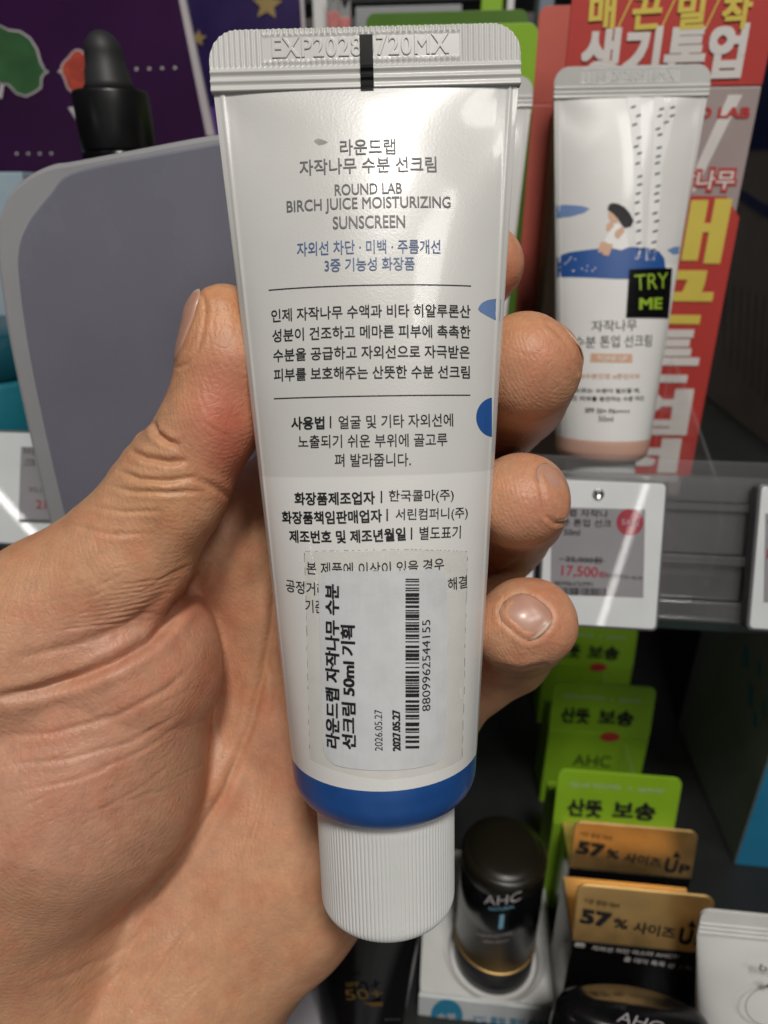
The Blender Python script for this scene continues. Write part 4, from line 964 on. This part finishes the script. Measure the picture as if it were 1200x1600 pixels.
act = (cnt > 0) & (cnt < 8); idx = -np.ones(act.shape, int); idx[act] = np.arange(act.sum())
ii = np.argwhere(act); HV = lo_+(ii+.5)*step
quads = []
for ax_ in range(3):
    u, v = [(1, 2), (2, 0), (0, 1)][ax_]
    s0 = [slice(None)]*3; s1 = [slice(None)]*3; s0[ax_] = slice(0, -1); s1[ax_] = slice(1, None)
    A_, B_ = ins[tuple(s0)], ins[tuple(s1)]
    e = np.argwhere(A_ != B_); e = e[(e[:, u] > 0) & (e[:, v] > 0) & (e[:, u] < nn_[u]-1) & (e[:, v] < nn_[v]-1)]
    flip = ~A_[tuple(e.T)]
    c = []
    for du, dv_ in ((-1, -1), (0, -1), (0, 0), (-1, 0)):
        k = e.copy(); k[:, u] += du; k[:, v] += dv_; c.append(idx[tuple(k.T)])
    Q = np.stack(c, 1); Q[flip] = Q[flip][:, ::-1]; quads.append(Q)
Q = np.vstack(quads); Q = Q[(Q >= 0).all(1)]
HV = project(HV, 3)
# one level of refinement, back onto the surface
me = bpy.data.meshes.new('hand_cage'); me.from_pydata(HV.tolist(), [], Q.tolist()); bm = bmesh.new(); bm.from_mesh(me)
bmesh.ops.smooth_vert(bm, verts=bm.verts, factor=.5, use_axis_x=True, use_axis_y=True, use_axis_z=True)
# finer where the camera sees detail
bmesh.ops.subdivide_edges(bm, edges=bm.edges[:], cuts=1, use_grid_fill=True)
bm.normal_update(); pick = set()
for f in bm.faces:
    c_ = f.calc_center_median(); px_, py_ = 600+FPX*c_.x/c_.z, 800-FPX*c_.y/c_.z
    if -40 < px_ < 930 and 330 < py_ < 1640 and f.normal.dot(c_) < .15*c_.length: pick.update(f.edges)
bmesh.ops.subdivide_edges(bm, edges=list(pick), cuts=1, use_grid_fill=True)
bm.verts.index_update(); HV = np.array([v.co for v in bm.verts]); HF = [[v.index for v in f.verts] for f in bm.faces]; bm.free(); bpy.data.meshes.remove(me)
HV = project(HV, 2)
G = grad(HV); NRM = G/np.linalg.norm(G, axis=1)[:, None]
PX = np.stack([600+FPX*HV[:, 0]/HV[:, 2], 800-FPX*HV[:, 1]/HV[:, 2]], 1)
facing = np.clip(-(NRM*HV).sum(1)/np.linalg.norm(HV, axis=1)*2.2+.25, 0, 1)
def dpoly(pts):
    pts = np.array(pts, float); best = np.full(len(PX), 1e9); tt = np.zeros(len(PX)); tot = len(pts)-1
    for i, (a, b) in enumerate(zip(pts, pts[1:])):
        ab = b-a; t = np.clip(((PX-a)@ab)/(ab@ab), 0, 1); d = np.linalg.norm(PX-a-t[:, None]*ab, axis=1)
        m_ = d < best; best[m_] = d[m_]; tt[m_] = (i+t[m_])/tot
    return best, tt
disp = np.zeros(len(HV))
def nail_grid(cpx, lpx, n, length, width, nu_=22, nv_=26):
    c = C(*cpx); n = np.array(n, float); n /= np.linalg.norm(n)
    l = np.array([lpx[0], -lpx[1], lpx[2]], float); l -= n*(l@n); l /= np.linalg.norm(l); w_ = np.cross(n, l); V = []
    for j in range(nv_+1):
        for i in range(nu_+1):
            u = -1+2*i/nu_; v = -1+2*j/nv_
            ww_ = max((1-abs(v)**3.2)**.5 if v < 0 else (1-.85*v**4)**.5, .12)
            V.append(c+l*v*length/2+w_*u*ww_*width/2+n*9)
    V = np.array(V)
    for _ in range(14): V = V-n*np.clip(sdf(V), -1, 2)[:, None]*.9
    return V, n
NAILP = [((291, 515, 107), (.13, -1, .0), (-.985, .13, .02), 12.5, 10), ((847, 771, 107), (.34, .88, -.3), (.72, .08, -.69), 9.6, 8.2),
         ((809, 969, 107), (.72, .58, -.3), (.28, .42, -.86), 7.4, 6.4), ((895, 535, 110), (.1, .55, -.8), (.95, .25, -.2), 9.5, 9)]
NAILS = []
for p_ in NAILP:
    V_, n_ = nail_grid(*p_); V_ = V_.reshape(27, 23, 3); V_ = np.vstack([V_[::3, 0], V_[-1, ::4], V_[::-3, -1], V_[0, ::-4]])
    NAILS.append(np.stack([600+FPX*V_[:, 0]/V_[:, 2], 800-FPX*V_[:, 1]/V_[:, 2]], 1))
FRONT = np.nonzero(facing > .01)[0]
def crease(pts, w_, dep, taper=.25, bulge=.3):
    P_ = np.array(pts, float); lo, hi = P_.min(0)-6*w_, P_.max(0)+6*w_
    q = PX[FRONT]; sel = FRONT[((q > lo) & (q < hi)).all(1)]
    if not len(sel): return
    q = PX[sel]; best = np.full(len(q), 1e9); tt = np.zeros(len(q)); tot = len(P_)-1
    for i, (a, b) in enumerate(zip(P_, P_[1:])):
        ab = b-a; t = np.clip(((q-a)@ab)/max(ab@ab, 1e-9), 0, 1); d = np.linalg.norm(q-a-t[:, None]*ab, axis=1)
        m_ = d < best; best[m_] = d[m_]; tt[m_] = (i+t[m_])/tot
    e = np.clip(np.minimum(tt, 1-tt)/taper, 0, 1)**.7
    disp[sel] += facing[sel]*e*dep*(-np.exp(-(best/w_)**2)+bulge*np.exp(-((best-2.4*w_)/(1.4*w_))**2))
crease([(326, 878), (312, 905), (285, 942), (262, 975), (235, 1003), (180, 1035), (120, 1060), (60, 1078), (-20, 1095)], 8, 1.3, .14)
crease([(0, 1150), (80, 1146), (180, 1120), (262, 1075), (300, 1040)], 4.5, .2)
crease([(0, 1196), (100, 1187), (200, 1160), (292, 1108)], 4, .14)
crease([(0, 1242), (120, 1218), (212, 1176), (296, 1124)], 3.6, .12)
crease([(140, 1275), (215, 1235), (270, 1190)], 3.2, .08)
crease([(20, 1030), (110, 1010), (200, 975), (260, 930)], 7, .3)
crease([(236, 655), (243, 676), (262, 690), (282, 696)], 4.5, .75, .3)
crease([(200, 702), (225, 714), (262, 722), (295, 720)], 4.5, .75, .3)
crease([(180, 733), (215, 748), (262, 752), (310, 745)], 4, .5, .3)
crease([(165, 757), (205, 768), (260, 770), (330, 768)], 3.5, .3, .3)
crease([(135, 790), (190, 800), (260, 800)], 3.5, .2, .3)
crease([(110, 820), (170, 835), (240, 835)], 3.5, .15, .3)
crease([(300, 745), (340, 765), (380, 790)], 5, .3, .4)
for k in range(9): crease([(300-k*9, 880+k*11), (250-k*14, 905+k*9), (180-k*12, 915+k*9)], 2.2, .16)
crease([(432, 900), (425, 980), (412, 1050), (392, 1130), (350, 1240), (285, 1345), (190, 1450)], 7, .8, .12)
crease([(412, 1010), (430, 1080), (437, 1150), (420, 1240)], 6, .22)
crease([(320, 1420), (260, 1500), (200, 1590)], 5, .3)
crease([(240, 1420), (205, 1480), (180, 1540)], 4, .25)
crease([(40, 1545), (110, 1530), (180, 1495), (240, 1440)], 6, .18)
crease([(770, 1043), (815, 1052), (860, 1040)], 5, .6)
crease([(745, 905), (780, 893), (820, 868)], 4, .35)
rc_ = random.Random(21)
def fan(n, x0, x1, y0, y1, ang, da, l0, l1, dep, w_=2.2):
    for _ in range(n):
        x, y = rc_.uniform(x0, x1), rc_.uniform(y0, y1); a = math.radians(ang+rc_.uniform(-da, da)); l = rc_.uniform(l0, l1); b = rc_.uniform(-.25, .25)
        crease([(x-l*math.cos(a), y-l*math.sin(a)), (x+b*l*.3*math.sin(a), y-b*l*.3*math.cos(a)), (x+l*math.cos(a), y+l*math.sin(a))], w_*rc_.uniform(.7, 1.3), dep*rc_.uniform(.3, .75), .5, .35)
fan(26, 0, 300, 1080, 1330, -25, 9, 25, 80, .10)
fan(18, 80, 300, 880, 1000, -12, 12, 20, 55, .09)
fan(16, 230, 390, 640, 790, 20, 18, 12, 40, .08)
fan(22, 360, 470, 1000, 1400, 105, 14, 20, 70, .10)
fan(18, 80, 330, 1400, 1580, -38, 10, 20, 70, .10)
fan(10, 780, 890, 500, 640, -40, 10, 10, 30, .06)
fan(8, 770, 870, 840, 900, -20, 10, 10, 25, .08)
for nl in NAILS: crease(nl, 3.4, .17, .001, .6)
# broad soft unevenness of flesh
rr = np.random.RandomState(3)
for _ in range(60):
    f_ = rr.randn(3)*.22; disp += .035*np.sin(HV@f_+rr.rand()*6)
HV2 = HV+NRM*disp[:, None]
hb_ = w2(C(300, 1560, 140))
HAND = obj('hand', w2(HV2), HF, M['ink'], None, True, origin=hb_)
tag(HAND, 'left hand gripping the white tube, thumb at its left, fingertips at its right', 'hand')
# colour of the skin: pads and folds redder, palm yellower
def spot(cx, cy, rx, ry): return np.exp(-((PX[:, 0]-cx)/rx)**2-((PX[:, 1]-cy)/ry)**2)
red = np.clip(1.0*spot(345, 640, 55, 110)+.5*spot(372, 730, 40, 60)+.55*spot(300, 950, 60, 40)+.45*spot(845, 560, 70, 70)+.5*spot(840, 790, 60, 60)+.5*spot(850, 980, 60, 60)+.28*spot(200, 1100, 120, 90)+.4*spot(320, 1050, 50, 60)+.3*spot(430, 1180, 60, 90)+.25*spot(150, 1000, 80, 60)+.9*spot(770, 420, 50, 70), 0, 1)
yel = np.clip(.7*spot(345, 480, 55, 40)+.5*spot(800, 500, 50, 35)+.4*spot(260, 780, 70, 50), 0, 1)
rs_ = np.random.RandomState(9); mott = np.zeros(len(HV))
for _ in range(40): mott += np.sin(HV@(rs_.randn(3)*.35)+rs_.rand()*6)
mott = np.clip(mott/20*.5+.5, 0, 1)
base = np.array([.58, .305, .165]); redc = np.array([.53, .145, .095]); yc = np.array([.64, .33, .13]); palec = np.array([.60, .345, .225])
colr = base*(1-mott[:, None]*.5)+palec*mott[:, None]*.5
colr = colr*(1-red[:, None]*.75)+redc*red[:, None]*.75; thn = .75*np.clip(spot(90, 1250, 230, 230)+.6*spot(200, 1000, 120, 60), 0, 1)[:, None]; colr = colr*(1-thn)+np.array([.54, .28, .195])*thn; colr = colr*(1-yel[:, None]*.6)+yc*yel[:, None]*.6
at = HAND.data.attributes.new('tone', 'FLOAT_COLOR', 'POINT'); at.data.foreach_set('color', np.hstack([colr, np.ones((len(HV), 1))]).ravel().astype(np.float32))
def skin():
    m = bpy.data.materials.new('skin'); m.use_nodes = True; nt = m.node_tree; N = nt.nodes; L = nt.links; b = N['Principled BSDF']
    a = N.new('ShaderNodeAttribute'); a.attribute_name = 'tone'
    tc = N.new('ShaderNodeTexCoord')
    n = N.new('ShaderNodeTexNoise'); n.inputs['Scale'].default_value = 350; n.inputs['Detail'].default_value = 6; n.inputs['Roughness'].default_value = .65; L.new(tc.outputs['Object'], n.inputs['Vector'])
    r = N.new('ShaderNodeMapRange'); r.inputs['From Min'].default_value = .3; r.inputs['From Max'].default_value = .7; r.inputs['To Min'].default_value = .88; r.inputs['To Max'].default_value = 1.1; L.new(n.outputs['Fac'], r.inputs['Value'])
    x = N.new('ShaderNodeMix'); x.data_type = 'RGBA'; x.blend_type = 'MULTIPLY'; x.inputs['Factor'].default_value = 1
    L.new(a.outputs['Color'], x.inputs['A']); L.new(r.outputs['Result'], x.inputs['B'])
    nb = N.new('ShaderNodeTexNoise'); nb.inputs['Scale'].default_value = 150; nb.inputs['Detail'].default_value = 3; nb.inputs['Roughness'].default_value = .6; L.new(tc.outputs['Object'], nb.inputs['Vector'])
    rb = N.new('ShaderNodeMapRange'); rb.inputs['From Min'].default_value = .46; rb.inputs['From Max'].default_value = .68; rb.inputs['To Max'].default_value = .6; L.new(nb.outputs['Fac'], rb.inputs['Value'])
    xb = N.new('ShaderNodeMix'); xb.data_type = 'RGBA'; xb.blend_type = 'MULTIPLY'; xb.inputs['B'].default_value = (.97, .74, .70, 1)
    L.new(rb.outputs['Result'], xb.inputs['Factor']); L.new(x.outputs['Result'], xb.inputs['A']); L.new(xb.outputs['Result'], b.inputs['Base Color'])
    b.inputs['Subsurface Weight'].default_value = .28; b.inputs['Subsurface Scale'].default_value = .0022; b.inputs['Subsurface Radius'].default_value = (1, .35, .2)
    b.inputs['Roughness'].default_value = .46; b.inputs['Specular IOR Level'].default_value = .42
    # skin relief: friction ridges, a net of fine lines, pores
    mp = N.new('ShaderNodeMapping'); mp.inputs['Rotation'].default_value = (.3, .5, .7); L.new(tc.outputs['Object'], mp.inputs['Vector'])
    wv = N.new('ShaderNodeTexWave'); wv.inputs['Scale'].default_value = 520; wv.inputs['Distortion'].default_value = 14; wv.inputs['Detail'].default_value = 2; wv.inputs['Detail Scale'].default_value = .22; L.new(mp.outputs['Vector'], wv.inputs['Vector'])
    vo = N.new('ShaderNodeTexVoronoi'); vo.feature = 'DISTANCE_TO_EDGE'; vo.inputs['Scale'].default_value = 620
    mp2 = N.new('ShaderNodeMapping'); mp2.inputs['Scale'].default_value = (1, .55, .8); mp2.inputs['Rotation'].default_value = (0, 0, .5); L.new(tc.outputs['Object'], mp2.inputs['Vector'])
    ns = N.new('ShaderNodeTexNoise'); ns.inputs['Scale'].default_value = 300; L.new(tc.outputs['Object'], ns.inputs['Vector'])
    vm = N.new('ShaderNodeVectorMath'); vm.operation = 'MULTIPLY_ADD'; vm.inputs[1].default_value = (.003, .003, .003); L.new(ns.outputs['Color'], vm.inputs[0]); L.new(mp2.outputs['Vector'], vm.inputs[2]); L.new(vm.outputs[0], vo.inputs['Vector'])
    vr = N.new('ShaderNodeMapRange'); vr.inputs['From Max'].default_value = .12; L.new(vo.outputs['Distance'], vr.inputs['Value'])
    pn = N.new('ShaderNodeTexNoise'); pn.inputs['Scale'].default_value = 1800; pn.inputs['Detail'].default_value = 3; L.new(tc.outputs['Object'], pn.inputs['Vector'])
    m1 = N.new('ShaderNodeMath'); m1.operation = 'MULTIPLY'; m1.inputs[1].default_value = .15; L.new(wv.outputs['Fac'], m1.inputs[0])
    m2 = N.new('ShaderNodeMath'); m2.operation = 'MULTIPLY_ADD'; m2.inputs[1].default_value = .2; L.new(vr.outputs['Result'], m2.inputs[0]); L.new(m1.outputs[0], m2.inputs[2])
    m3 = N.new('ShaderNodeMath'); m3.operation = 'MULTIPLY_ADD'; m3.inputs[1].default_value = 1.0; L.new(pn.outputs['Fac'], m3.inputs[0]); L.new(m2.outputs[0], m3.inputs[2])
    bp = N.new('ShaderNodeBump'); bp.inputs['Strength'].default_value = .5; bp.inputs['Distance'].default_value = .00022; L.new(m3.outputs[0], bp.inputs['Height']); L.new(bp.outputs['Normal'], b.inputs['Normal'])
    return m
HAND.data.materials[0] = skin()
# nails, laid on the finger ends
nailm = mat('nail', (.50, .27, .20), .36, coat=.12, var=.08, vscale=300, sss=.15)
nailm2 = mat('nail_free_edge', (.56, .42, .31), .3, coat=.3, var=.08)
def nail(p_, free=.07):
    V, n = nail_grid(*p_); nu_, nv_ = 22, 26; F = []; fm = []; out = []; k = 0
    for j in range(nv_+1):
        for i in range(nu_+1):
            u = -1+2*i/nu_; v = -1+2*j/nv_
            out.append(V[k]+n*(.16-.36*max(abs(u)**4, (-v)**5 if v < 0 else 0)+(.22*max(0, v-.7)/.3))); k += 1
    for j in range(nv_):
        for i in range(nu_):
            q_ = j*(nu_+1)+i; F.append((q_, q_+1, q_+nu_+2, q_+nu_+1)); fm.append(1 if (j+.5)/nv_ > 1-free else 0)
    o_ = obj('fingernail', w2(np.array(out)), F, nailm, HAND, True, mats=[nailm2], fm=fm)
    s_ = o_.modifiers.new('solid', 'SOLIDIFY'); s_.thickness = .00025; s_.offset = -1
for p_ in NAILP: nail(p_)
# ------------------------------------------------------------------ ceiling strips mirrored in the price tags
def mirror_strip(P, a, b, D, ext, wid, power):
    q = []
    for px in (a, b):
        p = P.hit(*px); v = (p-CAMP)/np.linalg.norm(p-CAMP); r_ = v-2*(v@P.n)*P.n; q.append(p+r_*D)
    d = q[1]-q[0]; m_ = (P.hit(*a)+P.hit(*b))/2; 
    strip_lamp(q[0]-d*ext, q[1]+d*ext, wid, power, m_)
mirror_strip(tp, (1011, 752), (938, 976), 900, .2, 8, .14)
mirror_strip(tp3, (0, 775), (64, 848), 900, .4, 9, .14)
